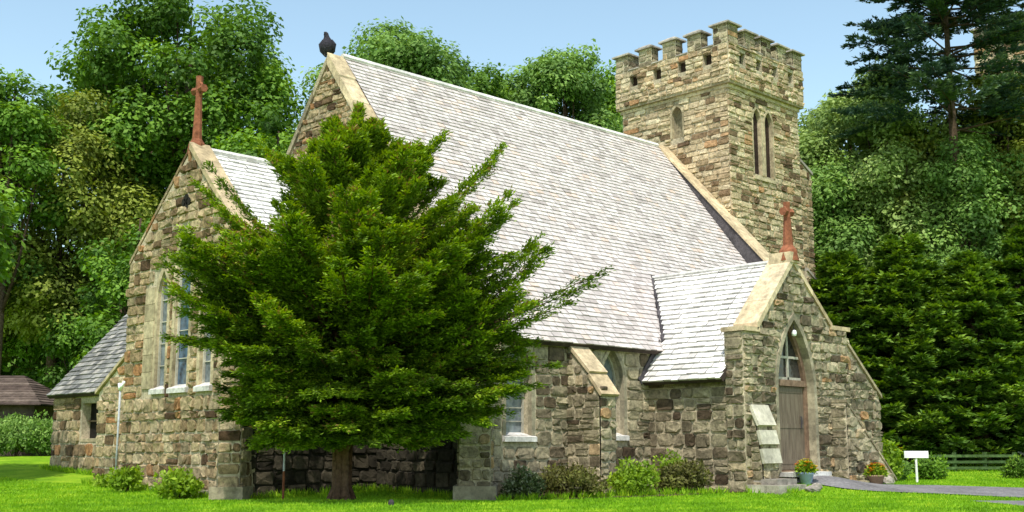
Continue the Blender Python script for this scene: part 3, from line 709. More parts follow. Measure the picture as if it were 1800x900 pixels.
mb = MB(); mb.tube([SP.p(23.3, .35, -.17), SP.p(23.3, .5, -.15), SP.p(23.3, .62, -.17)], [.018, .022, .018], 6); mb.build('handle', [M['lead']], door)
mb = MB(); panel(mb, SP, arch(dw[0], dw[1] - .18, 1.42, 1.43, dw[4] - .14), [], .02, 0, -.24); mb.build('fanlight', [M['darkglass']], door)
mb = MB()
mb.prism([SP.p(22.83, 1.44, -.19), SP.p(22.89, 1.44, -.19), SP.p(22.89, 2.62, -.19), SP.p(22.83, 2.62, -.19)], (0, .04, 0))
mb.prism([SP.p(22.32, 1.93, -.193), SP.p(23.40, 1.93, -.193), SP.p(23.36, 1.985, -.193), SP.p(22.36, 1.985, -.193)], (0, .04, 0))
mb.prism([SP.p(22.34, 1.44, -.19), SP.p(23.38, 1.44, -.19), SP.p(23.38, 1.50, -.19), SP.p(22.34, 1.50, -.19)], (0, .04, 0))
mb.build('tracery', [M['mullion']], door)
mb = MB(); mb.box(22.05, 23.65, PF - .35, PF + .45, -.72, -.625); mb.build('doorstep', [M['sill']], door)
# little white lamp at the head of the arch
lp = empty('porch_lamp', (22.95, PF - .1, 2.52), 'small white lamp hanging at the head of the arched porch doorway', 'lamp')
mb = MB(); mb.lathe((22.95, PF + .05, 2.44), [(.0, 0), (.05, .01), (.065, .07), (.05, .13), (.0, .15)], 10); mb.build('shade', [M['white']], lp, True)
mb = MB(); mb.tube([(22.95, PF + .05, 2.58), (22.95, PF + .05, 2.78)], [.012, .012], 6); mb.build('stem', [M['lead']], lp)

# ---- crosses
def cross(base, h, along, lean=0, r=.11, name='cross_finial'):
    x, y, z = base; mb = MB(); al = Vector(along)
    P_ = lambda t, s=0: (x + al.x * s, y + al.y * s, z + t)
    mb.tube([P_(-.15), P_(.1), P_(.22), P_(h * .8)], [r * 2.0, r * 1.7, r * 1.0, r * .62], 8)
    ah = h * .80; a = h * .135
    mb.tube([P_(ah - .05), P_(h)], [r * .62, r * .72], 6)
    mb.tube([P_(ah + .02, -a), P_(ah + .02, 0), P_(ah + .02, a)], [r * .85, r * .55, r * .85], 6)
    c = Vector(P_(ah + .02)); pts = []
    for k in range(13): an = TAU * k / 12; pts.append(tuple(c + al * math.cos(an) * a * .72 + Vector((0, 0, math.sin(an) * a * .72))))
    mb.tube(pts, [r * .28] * 13, 6, cap=False)
    return mb.build(name, [M['terracotta']], church)
cross((CX + .18, CA + .12, CT + .06), 1.68, (0, 1, 0))
cross((PA + .08, PF + .1, PZ + .22), 1.25, (1, 0, 0), r=.125)

# ---- bird on the nave gable
bd = empty('perched_bird', (XE - .0, RY + .08, RZ + .07), 'large black bird with hunched back perched on the peak of the nave gable', 'bird')
mb = MB(); bx, by, bz = XE - .0, RY + .08, RZ + .08
prof = [((0, 0, .02), .03), ((0, .0, .08), .10), ((0, 0, .20), .155), ((-.01, -.01, .32), .15), ((-.03, -.02, .40), .09), ((-.05, -.03, .46), .062), ((-.075, -.04, .51), .058), ((-.1, -.05, .54), .03)]
mb.tube([(bx + a, by + b, bz + c) for (a, b, c), r in prof], [r for p, r in prof], 12)
o = mb.build('body', [M['feather']], bd, True)
for sg in (-1, 1):
    mb = MB(); s = Vector((.69, -.72, 0)) * sg * .125; mb.tube([Vector((bx, by, bz + .38)) + s * .8, Vector((bx + .02, by + .02, bz + .27)) + s * 1.1, Vector((bx + .05, by + .05, bz + .12)) + s * .95, Vector((bx + .09, by + .09, bz - .02)) + s * .4], [.03, .085, .075, .015], 8); mb.build('wing', [M['feather']], bd, True)
    mb = MB(); mb.tube([Vector((bx, by, bz + .08)) + s * .4, Vector((bx, by, bz - .03)) + s * .4], [.018, .014], 6); mb.build('leg', [M['lead']], bd)
mb = MB(); mb.tube([(bx + .06, by + .05, bz + .14), (bx + .14, by + .13, bz - .06)], [.06, .04], 6); mb.build('tail', [M['feather']], bd)
mb = MB(); mb.tube([(bx - .11, by - .05, bz + .535), (bx - .16, by - .07, bz + .51)], [.02, .004], 6); mb.build('beak', [M['lead']], bd)

# ------------------------------------------------------------------ plants
def unit(n): v = RNG.normal(size=(n, 3)); return v / np.linalg.norm(v, axis=1, keepdims=True)
def broadleaf(name, loc, height, rx, ry, cz0, label, mat, nclump=60, nleaf=22000, lsz=.24, clr=1.3, cat='tree', group=None, trunk_r=.3, seed=1, bark='bark', skew=(0, 0)):
    rg = np.random.default_rng(seed); random.seed(seed)
    x, y = loc; z0 = g(x, y) - .1
    t = empty(name, (x, y, z0), label, cat, group)
    # clump centres fill an uneven ellipsoid between cz0 and height
    cz = (cz0 + height) / 2; rz = (height - cz0) / 2
    d = rg.normal(size=(nclump, 3)); d /= np.linalg.norm(d, axis=1, keepdims=True)
    r = rg.uniform(.45, 1.0, nclump) ** .6
    cr = clr * rg.uniform(.55, 1.25, nclump)
    C = d * r[:, None] * np.array([max(.3, rx - clr * .7), max(.3, ry - clr * .7), max(.3, rz - clr * .6)]) + np.array([skew[0], skew[1], 0]) + np.array([x, y, z0 + cz])
    C[:, 2] = np.maximum(C[:, 2], z0 + cr * .7 + .1)
    w = cr ** 2; w /= w.sum(); idx = rg.choice(nclump, nleaf, p=w)
    u = rg.normal(size=(nleaf, 3)); u /= np.linalg.norm(u, axis=1, keepdims=True)
    rad = rg.uniform(0.25, 1.0, nleaf) ** .45 * (1 + .3 * np.sin(u[:, 0] * 5 + idx) * np.cos(u[:, 1] * 4 + idx))
    P = C[idx] + u * (cr[idx] * rad)[:, None] * np.array([1, 1, .72])
    nr = u * .8 + np.array([0, 0, .7]) + rg.normal(size=(nleaf, 3)) * .45
    D = np.cross(nr, rg.normal(size=(nleaf, 3)))
    D[:, 2] -= .3 * np.linalg.norm(D, axis=1)
    ctone = rg.uniform(0, .55, nclump)
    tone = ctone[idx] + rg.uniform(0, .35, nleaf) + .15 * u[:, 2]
    s = lsz * rg.uniform(.6, 1.35, nleaf)
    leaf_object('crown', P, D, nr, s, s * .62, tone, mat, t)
    mb = MB()
    base = Vector((x, y, z0)); top = Vector((x + skew[0], y + skew[1], z0 + cz))
    fork = base.lerp(top, .55)
    mb.tube([base + Vector((0, 0, -.2)), base.lerp(top, .08), fork, top, Vector((x + skew[0] * 1.2, y + skew[1] * 1.2, z0 + height * .9))], [trunk_r * 1.5, trunk_r, trunk_r * .75, trunk_r * .45, .04], 9)
    tr = mb.build('trunk', [M[bark]], t, True)
    mb = MB()
    for i in range(min(nclump, 26)):
        c = Vector(C[i]); s_ = base.lerp(top, random.uniform(.4, .95)); m = s_.lerp(c, .5) + Vector((0, 0, -.12 * (c - s_).length)); mb.tube([s_, m, c], [trunk_r * .35, trunk_r * .22, .02], 5)
    mb.build('limbs', [M[bark]], t, True)
    return t

def conifer_boughs(rg, boughs, ntw, nnd, nl, nw, droop=.0, spread=.55, up=.18, twl=.42, fan=1.0):
    """boughs: (start, direction unit, length). Returns needle arrays and the wood curves."""
    P, D, Nn, T, curves = [], [], [], [], []
    for st, d, ln in boughs:
        st = np.array(st, float); d = np.array(d, float)
        side = np.cross(d, [0, 0, 1.]); side /= np.linalg.norm(side) + 1e-9
        k = 9; ts = np.linspace(0, 1, k); wob = rg.uniform(-.05, .05)
        cur = st + d * ln * ts[:, None] + np.array([0, 0, 1.]) * (up * ts ** 2 - droop * ts ** 1.5)[:, None] * ln + side * (wob * np.sin(ts * 3) * ln)[:, None]
        curves.append(cur); bt = rg.uniform(0, .5)
        tt = rg.uniform(.22, 1.0, ntw) ** .8; tt[0] = 1.
        sgn = np.where(rg.random(ntw) < .5, -1., 1.)
        base = np.stack([np.interp(tt, ts, cur[:, a]) for a in range(3)], 1)
        tl = ln * twl * (1.08 - tt) * rg.uniform(.6, 1.2, ntw) + .12
        td = d * rg.uniform(.5, 1.0, (ntw, 1)) + side * (sgn * spread * rg.uniform(.5, 1.3, ntw))[:, None] * fan + np.array([0, 0, 1.]) * rg.normal(.02, .16, (ntw, 1))
        td /= np.linalg.norm(td, axis=1, keepdims=True)
        i = np.repeat(np.arange(ntw), nnd); n = len(i); f = rg.uniform(.05, 1.0, n)
        p = base[i] + td[i] * (tl[i] * f)[:, None] + rg.normal(size=(n, 3)) * np.array([.035, .035, .022]) + np.array([0, 0, -1.]) * (.12 * (tl[i] * f) ** 1.5)[:, None]
        s2 = np.cross(td[i], [0, 0, 1.]); s2 /= np.linalg.norm(s2, axis=1, keepdims=True) + 1e-9
        dd = td[i] + s2 * np.where(rg.random(n) < .5, -.9, .9)[:, None] * rg.uniform(.3, 1.1, (n, 1)) + rg.normal(size=(n, 3)) * .25
        P.append(p); D.append(dd); Nn.append(np.array([0, 0, 1.]) + rg.normal(size=(n, 3)) * .45)
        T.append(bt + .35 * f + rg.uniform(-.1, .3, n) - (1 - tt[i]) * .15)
    P = np.concatenate(P); n = len(P)
    return P, np.concatenate(D), np.concatenate(Nn), nl * rg.uniform(.65, 1.3, n), nw * rg.uniform(.7, 1.3, n), np.concatenate(T), curves

# ---- the big yew in front
def yew():
    rg = np.random.default_rng(5); random.seed(5)
    bx, by = 11.5, 15.95; z0 = g(bx, by)
    t = empty('yew_tree', (bx, by, z0), 'broad feathery yew with bright green tips standing on the lawn in front of the church', 'tree')
    R_ = np.array([RGT[0], RGT[1], 0]); F_ = np.array([FWD[0], FWD[1], 0]); Zv = np.array([0, 0, 1.])
    # crown half-widths by height (left, right, towards the back, towards the front)
    hs = [.8, 1.5, 2.2, 2.8, 3.4, 4.0, 4.4, 5.0, 5.5, 6.0, 6.35, 6.65]
    rt = [2.4, 2.9, 3.3, 3.5, 3.9, 3.35, 3.0, 2.4, 1.95, 1.15, .5, .12]
    lf = [1.7, 2.0, 2.2, 2.5, 2.95, 3.1, 2.85, 2.05, 1.4, .8, .3, .1]
    boughs = []
    # limb = several stems spreading from the base
    stems = []
    for k in range(9):
        a = TAU * k / 9 + rg.uniform(-.2, .2); tilt = .0 if k == 0 else rg.uniform(.15, .38)
        top = rg.uniform(4.2, 5.6) if k else 6.3
        stems.append((a, tilt, top))
    def stem_pt(s, h):
        a, tilt, top = s; r = tilt * max(0, h - .9) * .75
        return np.array([bx, by, z0 + h]) + (R_ * math.cos(a) + F_ * math.sin(a)) * r
    pads = []
    for i in range(190):
        h = float(rg.choice([rg.uniform(1.25, 4.3), rg.uniform(2.2, 6.5)])); pads.append((h, rg.uniform(0, TAU), rg.uniform(.74, 1.06)))
    def add_bough(h, az, k, st_min=.9):
        c, s_ = math.cos(az), math.sin(az)
        wr = np.interp(h, hs, rt) if c > 0 else np.interp(h, hs, lf)
        wf = np.interp(h, hs, [(a + b) / 2 for a, b in zip(rt, lf)]) * (.93 if s_ < 0 else 1.02)
        rad = k / math.sqrt((c / wr) ** 2 + (s_ / wf) ** 2)
        tip = np.array([bx, by, z0 + h]) + (R_ * c + F_ * s_) * rad
        if tip[0] > 15.1 and tip[1] > 16.7: return
        if tip[1] > 20.0 and tip[0] > 11.7: return
        sl = np.interp(h, [1, 2.5, 4, 6.5], [-.22, .10, .45, 1.15]) + rg.uniform(-.2, .12)
        hh = max(st_min, h - rad * sl); st = np.array([bx, by, z0 + hh]) + (R_ * c + F_ * s_) * rad * rg.uniform(.02, .18)
        v = tip - st; ln = float(np.linalg.norm(v)); boughs.append((st, v / ln, ln))
    for h, az, k in pads:                       # each pad is a spray of a few boughs: gaps stay open between pads
        for q in range(3): add_bough(max(1.15, h + rg.normal() * .07), az + rg.normal() * .09, k * rg.uniform(.78, 1.03))
    for i in range(110):                        # short inner boughs, added as filler to block light from the wall
        add_bough(rg.uniform(1.5, 5.6), rg.uniform(0, TAU), rg.uniform(.35, .62))
    for i in range(130):                        # drooping skirt that hides most of the trunk
        add_bough(rg.uniform(.85, 2.0), rg.uniform(0, TAU), rg.uniform(.45, 1.0), 1.25)
    for i in range(36):
        add_bough(rg.uniform(1.0, 2.4), rg.uniform(-2.3, -.6), rg.uniform(.3, .95), 1.3)
    for i in range(60):                         # low church-side boughs, added to keep sun off the wall behind
        add_bough(rg.uniform(1.3, 3.4), rg.uniform(.1, math.pi - .1), rg.uniform(.6, 1.0))
    for u_, h, az in ((4.05, 3.5, .05), (3.5, 3.9, -.15), (3.15, 4.35, .1), (2.8, 4.95, -.1), (2.45, 5.65, 0), (1.6, 6.15, .1), (1.3, 5.9, -.3), (.15, 6.75, 0), (.45, 6.4, .5), (.4, 6.3, 2.8), (3.3, 3.1, -.3), (3.2, 4.25, math.pi), (2.3, 5.3, math.pi), (1.5, 5.9, math.pi), (2.9, 2.6, math.pi), (3.3, 2.2, .0), (3.0, 1.75, -.2), (2.5, 1.4, .1)):
        sl = .35 if u_ > 3.6 else (1.0 if h > 3 else .05)
        hh = max(1.2, h - u_ * sl - (.7 if u_ < .6 else 0)); st = np.array([bx, by, z0 + hh]); tip = np.array([bx, by, z0 + h]) + (R_ * math.cos(az) + F_ * math.sin(az)) * u_
        v = tip - st; ln = float(np.linalg.norm(v))
        for q in range(3 if u_ > 3.4 else 2): boughs.append((st + rg.normal(size=3) * .04, v / ln + rg.normal(size=3) * .03, ln * rg.uniform(.94, 1.04)))
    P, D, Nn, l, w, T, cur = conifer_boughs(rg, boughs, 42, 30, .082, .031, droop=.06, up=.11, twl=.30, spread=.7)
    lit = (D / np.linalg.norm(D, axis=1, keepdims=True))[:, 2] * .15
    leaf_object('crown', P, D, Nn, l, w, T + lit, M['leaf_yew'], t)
    mb = MB()
    for k in range(7):
        a = TAU * k / 7; r = .13
        o = Vector((bx + math.cos(a) * r * .75, by + math.sin(a) * r * .75, z0))
        pts = [o + Vector((math.cos(a) * .12, math.sin(a) * .12, -.12)), o + Vector((0, 0, .25)), o + Vector((math.cos(a) * .02, math.sin(a) * .02, 1.0)), o + Vector((math.cos(a) * .16, math.sin(a) * .16, 1.9)), o + Vector((math.cos(a + .3) * .75, math.sin(a + .3) * .75, 3.6)), o + Vector((math.cos(a + .3) * 1.1, math.sin(a + .3) * 1.1, 4.6))]
        mb.tube(pts, [.10, .07, .058, .05, .035, .012], 8)
    mb.tube([(bx, by, z0), (bx, by, z0 + 3), (bx + .05, by, z0 + 6.3)], [.11, .08, .02], 8)
    mb.build('trunk', [M['redbark']], t, True)
    mb = MB()
    for c in cur: mb.tube([tuple(p) for p in c[::2]], [.028, .022, .016, .011, .005], 4, cap=False)
    mb.build('limbs', [M['redbark']], t, True)
yew()

def layered(name, D0, r0, top, half, label, mat, nb=190, seed=1, nl=.22, nw=.09, droop=.12, up=.05, ntw=20, nnd=14, low=.3, taper=1.0, slope=.25, trunk_r=.25, cat='tree', group=None, twl=.35, spread=.7, zlist=None, expo=.85):
    rg = np.random.default_rng(seed); x, y = dr(D0, r0); z0 = g(x, y)
    t = empty(name, (x, y, z0), label, cat, group); bo = []
    H = top - z0
    for i in range(nb):
        q = rg.uniform(0, 1) ** .85 if zlist is None else zlist[i % len(zlist)] + rg.uniform(-.012, .012)
        h = low + (H - low) * q; az = rg.uniform(0, TAU)
        rad = (half * (1 - q) ** expo * taper + .25) * rg.uniform(.65, 1.1)
        d = np.array([math.cos(az), math.sin(az), slope + rg.uniform(-.1, .1)]); ln = rad
        bo.append((np.array([x, y, z0 + h - slope * rad * .6]), d / np.linalg.norm(d), ln * np.linalg.norm(d)))
    P, Dd, Nn, l, w, T, cur = conifer_boughs(rg, bo, ntw, nnd, nl, nw, droop=droop, up=up, twl=twl, spread=spread)
    leaf_object('crown', P, Dd, Nn, l, w, T, mat, t)
    mb = MB(); mb.tube([(x, y, z0 - .2), (x, y, z0 + H * .5), (x, y, z0 + H)], [trunk_r * 1.3, trunk_r * .7, .02], 8); mb.build('trunk', [M['bark']], t, True)
    mb = MB()
    for c in cur[::2]: mb.tube([tuple(p) for p in c[::4]], [.05, .03, .008], 4, cap=False)
    mb.build('limbs', [M['bark']], t, True)
    return t

def px(u, D): return (u - 900) / 2040 * D * 1.0     # lateral metres for a bearing at distance D
# right-hand dark evergreens (near), spruce and deciduous behind
G1 = 'dark evergreens right of the church'
layered('hemlock_tree', 37.5, px(1490, 37.5), 6.2, 2.9, 'dark green hemlock directly behind the right side of the porch', M['leaf_dark'], seed=21, group=G1, nb=300)
layered('hemlock_tree', 37, px(1605, 37), 6.7, 3.2, 'tall dark hemlock behind the white sign', M['leaf_dark'], seed=22, group=G1, nb=340)
layered('hemlock_tree', 36.5, px(1725, 36.5), 6.0, 3.3, 'dark hemlock with layered boughs at the right edge behind the low fence', M['leaf_dark'], seed=23, group=G1, nb=340)
layered('hemlock_tree', 37, px(1830, 37), 6.9, 3.0, 'dark hemlock right at the right edge of the picture beyond the small shrub', M['leaf_dark'], seed=26, group=G1, nb=300)
layered('hemlock_tree', 41, px(1440, 41), 6.6, 3.0, 'dark hemlock half hidden behind the tower buttress', M['leaf_dark'], seed=24, group=G1, nb=220)
layered('hemlock_tree', 43, px(1850, 43), 8.0, 4.2, 'dark hemlock cut by the right edge of the picture', M['leaf_dark'], seed=25, group=G1, nb=260)
layered('spruce_tree', 41, px(1712, 41), 20.3, 4.5, 'tall blue green spruce with long drooping boughs against the sky', M['leaf_spruce'], seed=31, nb=210, droop=.30, up=.1, slope=.22, low=12.3, ntw=34, nnd=20, nl=.17, nw=.065, twl=.26, expo=.55, spread=.6)
def bl(name, u, D, vtop, half, vbot, label, mat, **kw):
    x, y = dr(D, px(u, D)); z0 = g(x, y) - .1
    top = (780 - vtop) / 2030 * D - z0; bot = max(.6, (780 - vbot) / 2030 * D - z0)
    return broadleaf(name, (x, y), top, half, kw.pop('ry', half * .85), bot, label, mat, **kw)
bl('olive_leaved_tree', 80, 56, 130, 5.6, 640, 'wide olive green tree at the left edge in front of the taller trees', M['leaf_olive'], seed=41, nclump=110, nleaf=60000, lsz=.24, clr=1.5)
bl('tall_broadleaf_tree', 300, 60, -90, 7.2, 420, 'tallest rich green tree, rising out of the picture behind the chancel cross', M['leaf_green'], seed=42, nclump=95, nleaf=56000, lsz=.28, clr=1.7, trunk_r=.45)
bl('tall_broadleaf_tree', 170, 62, 60, 5.2, 500, 'rich green tree between the olive tree and the tallest tree', M['leaf_green'], seed=43, nclump=60, nleaf=26000, lsz=.26, clr=1.5)
bl('broadleaf_tree', 470, 47, 150, 3.0, 640, 'green tree between the chancel roof and the nave gable', M['leaf_green'], seed=44, nclump=50, nleaf=24000, lsz=.22, clr=1.2)
bl('broadleaf_tree', 225, 45, 330, 2.7, 790, 'leafy green tree just left of the chancel gable', M['leaf_green'], seed=45, nclump=50, nleaf=24000, lsz=.2, clr=1.0)
bl('broadleaf_tree', 712, 52, -12, 4.0, 420, 'round topped green tree rising behind the nave ridge', M['leaf_haze'], seed=46, nclump=95, nleaf=46000, lsz=.21, clr=1.15)
bl('broadleaf_tree', 815, 57, 70, 3.2, 420, 'green tree between the round topped tree and the dip in the skyline', M['leaf_green'], seed=56, nclump=55, nleaf=26000, lsz=.22, clr=1.1)
bl('broadleaf_tree', 905, 60, 90, 3.6, 420, 'lower green tree in the dip of the skyline above the roof', M['leaf_haze'], seed=47, nclump=80, nleaf=34000, lsz=.24, clr=1.2)
bl('broadleaf_tree', 1000, 58, 25, 3.5, 480, 'green tree rising just left of the tower', M['leaf_haze'], seed=48, nclump=90, nleaf=44000, lsz=.22, clr=1.1)
bl('broadleaf_tree', 1085, 62, 75, 2.8, 480, 'green tree partly hidden by the left side of the tower', M['leaf_green'], seed=57, nclump=50, nleaf=20000, lsz=.24, clr=1.1)
bl('broadleaf_tree', 610, 60, 60, 3.9, 480, 'green tree behind the bird on the gable', M['leaf_haze'], seed=49, nclump=70, nleaf=28000, lsz=.24, clr=1.2)
bl('grey_green_tree', 1520, 46, 75, 3.1, 620, 'pale grey green tree right of the tower', M['leaf_grey'], seed=50, nclump=110, nleaf=56000, lsz=.18, clr=.95)
bl('grey_green_tree', 1450, 44, 195, 1.9, 700, 'smaller grey green tree against the right side of the tower', M['leaf_grey'], seed=51, nclump=60, nleaf=30000, lsz=.18, clr=.9)
bl('broadleaf_tree', 1640, 44, 190, 3.4, 640, 'broad green tree below the spruce boughs', M['leaf_olive'], seed=52, nclump=95, nleaf=48000, lsz=.18, clr=1.0)
bl('broadleaf_tree', 1800, 43, 70, 3.3, 620, 'green tree at the right edge in front of the spruce trunk', M['leaf_olive'], seed=53, nclump=80, nleaf=44000, lsz=.18, clr=1.05)
bl('broadleaf_tree', 1600, 43, 80, 2.9, 620, 'soft green tree just left of the spruce trunk', M['leaf_grey'], seed=156, nclump=90, nleaf=44000, lsz=.17, clr=.85)
bl('broadleaf_tree', 1500, 43, 260, 2.7, 640, 'mid green tree between the pale tree and the hemlocks', M['leaf_haze'], seed=157, nclump=80, nleaf=40000, lsz=.17, clr=.9)
bl('broadleaf_tree', 1730, 42, 200, 3.2, 640, 'mid green tree below the spruce at the right', M['leaf_haze'], seed=158, nclump=90, nleaf=44000, lsz=.16, clr=.85)
bl('broadleaf_tree', 1700, 43, 330, 3.4, 760, 'shaded green tree filling the gap between the two tallest hemlocks', M['leaf_haze'], seed=155, nclump=70, nleaf=32000, lsz=.18, clr=.95)
bl('broadleaf_tree', -20, 52, 60, 3.4, 560, 'thin green tree at the top left corner', M['leaf_green'], seed=54, nclump=50, nleaf=18000, lsz=.24, clr=1.1)
bl('broadleaf_tree', -60, 58, 330, 3.2, 700, 'broad green tree cut by the left edge above the low house', M['leaf_olive'], seed=58, nclump=60, nleaf=26000, lsz=.2, clr=1.1)
bl('understory_tree', 55, 60, 470, 3.4, 745, 'low shaded green tree behind the low house', M['leaf_green'], seed=59, nclump=45, nleaf=20000, lsz=.2, clr=.9)
bl('understory_tree', 150, 55, 500, 2.8, 770, 'low shaded green tree directly behind the vestry roof', M['leaf_green'], seed=60, nclump=45, nleaf=18000, lsz=.2, clr=.9)
xx, yy = dr(29, -16.2); broadleaf('shade_tree', (xx, yy), 10.5, 3.3, 3.8, 3.0, 'green tree just outside the left edge that shades the lawn', M['leaf_green'], nclump=70, nleaf=30000, lsz=.22, clr=1.1, seed=61)
# dense far wood
rg = np.random.default_rng(3)
nW = 60000; a = rg.uniform(-42, 44, nW); Dd = rg.uniform(66, 80, nW)
hh = 11 + 1.8 * np.sin(a * .35) + 1.2 * np.sin(a * .9 + 2)
z = rg.uniform(0, 1, nW) ** .8 * hh * (1 - .2 * rg.random(nW))
P = np.stack([Dd * FWD[0] + a * RGT[0], Dd * FWD[1] + a * RGT[1], z - .9], 1)
nr = unit(nW) + np.array([0, 0, .5]); D_ = np.cross(nr, unit(nW))
wood = leaf_object('far_wood', P, D_, nr, rg.uniform(.5, 1.1, nW), rg.uniform(.4, .8, nW), rg.uniform(0, .6, nW) + .2 * np.sin(a * 1.3), M['leaf_dark'])
tag(wood, 'dark mass of woodland closing the view behind all the trees', 'woodland', kind='stuff')

# shrubs
def shrub(name, x, y, r, h, label, mat, n=3500, ls=.09, seed=1, cat='shrub', flower=None, group=None, ry=None, nc=30):
    rg = np.random.default_rng(seed); z0 = g(x, y) - .02; t = empty(name, (x, y, z0), label, cat, group)
    ry = ry or r
    d = unit(nc); d[:, 2] = np.abs(d[:, 2])
    C = d * np.array([r * .62, ry * .62, h * .55]) * rg.uniform(.4, 1.25, (nc, 1)) + np.array([x, y, z0 + h * .25])
    idx = rg.integers(0, nc, n); u = rg.normal(size=(n, 3)); u /= np.linalg.norm(u, axis=1, keepdims=True)
    P = C[idx] + u * rg.uniform(.3, 1, (n, 1)) ** .5 * np.array([r, ry, h * .62]) * (.28 + .2 * rg.random(nc))[idx][:, None]; P[:, 2] = np.maximum(P[:, 2], z0 + .01)
    nr = u + np.array([0, 0, .6]) + rg.normal(size=(n, 3)) * .4; D = np.cross(nr, rg.normal(size=(n, 3))) + np.array([0, 0, .8]) + u * .5
    s = ls * rg.uniform(.6, 1.4, n)
    leaf_object('foliage', P, D, nr, s, s * .5, rg.uniform(0, .5, nc)[idx] + rg.uniform(0, .5, n), mat, t)
    if flower:
        n2 = flower[1]; idx = rg.integers(0, nc, n2); u = rg.normal(size=(n2, 3)); u /= np.linalg.norm(u, axis=1, keepdims=True); u[:, 2] = np.abs(u[:, 2])
        P = C[idx] + u * np.array([r, ry, h * .7]) * .55
        k = 5; P5 = np.repeat(P, k, 0); an = np.tile(np.arange(k) * TAU / k, n2); Dp = np.stack([np.cos(an), np.sin(an), np.full(n2 * k, .35)], 1)
        
        for q in range(n2):
            s_ = slice(q * k, q * k + k); leaf_object('flower', P5[s_], Dp[s_], np.tile([0., 0., 1.], (k, 1)) - Dp[s_] * .3, np.full(k, flower[2]), np.full(k, flower[2] * .8), np.full(k, rg.random()), flower[0], t)
    mb = MB()
    for i in range(7): c = C[i]; mb.tube([(x + (c[0] - x) * .15, y + (c[1] - y) * .15, z0 - .03), tuple(c)], [.02, .006], 5, cap=False)
    mb.build('stems', [M['bark']], t)
    return t
shrub('foundation_shrub', 16.05, 16.25, .45, .62, 'dark shrub with pale grey flecked leaves next to the corner buttress', M['leaf_silver'], n=3200, seed=61, ls=.07)
shrub('foundation_shrub', 17.15, 15.95, .82, .66, 'low bronze and green shrub below the nave buttress', M['leaf_brown'], n=5200, seed=62, ls=.075)
shrub('foundation_shrub', 18.35, 15.35, .58, .66, 'bright yellow green shrub between two bronze shrubs', M['leaf_bright'], n=4200, seed=63, ls=.085)
shrub('foundation_shrub', 19.75, 15.25, .72, .70, 'bronze shrub with green top in front of the porch side wall', M['leaf_brown'], n=5200, seed=64, ls=.08)
shrub('foundation_shrub', 19.9, 15.55, .5, .85, 'upright green shrub behind the bronze shrub by the porch', M['leaf_bright'], n=1800, seed=65, ls=.09)
shrub('weed_clump', 11.35, 21.2, .5, .62, 'bright weeds at the foot of the chancel wall next to its corner buttress', M['leaf_bright'], n=1900, seed=66, ls=.11, cat='plant')
shrub('weed_clump', 11.45, 23.6, .45, .55, 'thin bright weeds at the foot of the chancel wall next to the metal pipe', M['leaf_bright'], n=1300, seed=67, ls=.11, cat='plant')
shrub('weed_clump', 11.55, 24.9, .3, .3, 'small weeds left of the metal pipe', M['leaf_bright'], n=500, seed=68, ls=.09, cat='plant')
shrub('tall_flowers', 27.3, 14.7, .55, 1.15, 'tall leafy plants with yellow flowers right of the porch', M['leaf_bright'], n=3000, seed=69, ls=.12, flower=(M['petal_yellow'], 26, .06), cat='flowers')
shrub('garden_shrub', 28.4, 15.0, .6, .75, 'rounded green shrub behind the white sign', M['leaf_haze'], n=3200, seed=70, ls=.09)
shrub('garden_shrub', 29.4, 14.4, .55, .62, 'dark green shrub just right of the white sign', M['leaf_green'], n=2800, seed=71, ls=.09)
shrub('garden_shrub', 31.3, 12.9, .42, .6, 'small dark rounded shrub at the right edge', M['leaf_dark'], n=2600, seed=72, ls=.08)
for i, (u, D, r, h, lb) in enumerate([(25, 44, 1.1, 1.7, 'bright green bush in front of the low brown roofed house'), (-25, 42, 1.0, 1.5, 'bright green bush cut by the left edge'), (75, 43, .9, 1.5, 'green bush touching the left side of the vestry')]):
    x, y = dr(D, px(u, D)); shrub('garden_bush', x, y, r, h, lb, M['leaf_haze'], n=5200, seed=80 + i, ls=.13, cat='bush', group='bushes left of the vestry')
xs = [(95, 50, 'dark bush under the olive tree, left'), (170, 47, 'dark bush behind the vestry roof')]

# flower pots and stones by the door
def pot(x, y, r, h, label, pm, seed):
    z0 = g(x, y); t = empty('flower_pot', (x, y, z0), label, 'flower pot', 'flower pots by the porch door')
    mb = MB(); mb.lathe((x, y, z0 - .02), [(0, 0), (r * .65, 0), (r * .95, h * .85), (r * 1.08, h * .86), (r * 1.08, h), (r * .9, h), (r * .85, h * .8), (0, h * .8)], 18); mb.build('pot', [M[pm]], t, True)
    rg = np.random.default_rng(seed); n = 700; u = rg.normal(size=(n, 3)); u /= np.linalg.norm(u, axis=1, keepdims=True); u[:, 2] = np.abs(u[:, 2])
    P = np.array([x, y, z0 + h * .9]) + u * rg.uniform(.3, 1, (n, 1)) * np.array([.23, .23, .24])
    leaf_object('foliage', P, u + rg.normal(size=(n, 3)) * .5, u + rg.normal(size=(n, 3)) * .6, rg.uniform(.05, .1, n), rg.uniform(.03, .05, n), rg.random(n), M['leaf_bright'], t)
    k = 34; u = rg.normal(size=(k, 3)); u /= np.linalg.norm(u, axis=1, keepdims=True); u[:, 2] = np.abs(u[:, 2]) + .2
    P = np.array([x, y, z0 + h * .9]) + u * np.array([.24, .24, .24]); P5 = np.repeat(P, 6, 0); an = np.tile(np.arange(6) * TAU / 6, k); Dp = np.stack([np.cos(an), np.sin(an), np.full(6 * k, .4)], 1)
    for q in range(k):
        s_ = slice(q * 6, q * 6 + 6); leaf_object('flower', P5[s_], Dp[s_], np.tile([0., 0., 1.], (6, 1)) - Dp[s_] * .4, np.full(6, .055), np.full(6, .05), np.full(6, rg.random()), M['petal'], t)
pot(22.25, PF - .55, .17, .26, 'blue glazed pot of red and yellow flowers left of the porch door', 'pot', 91)
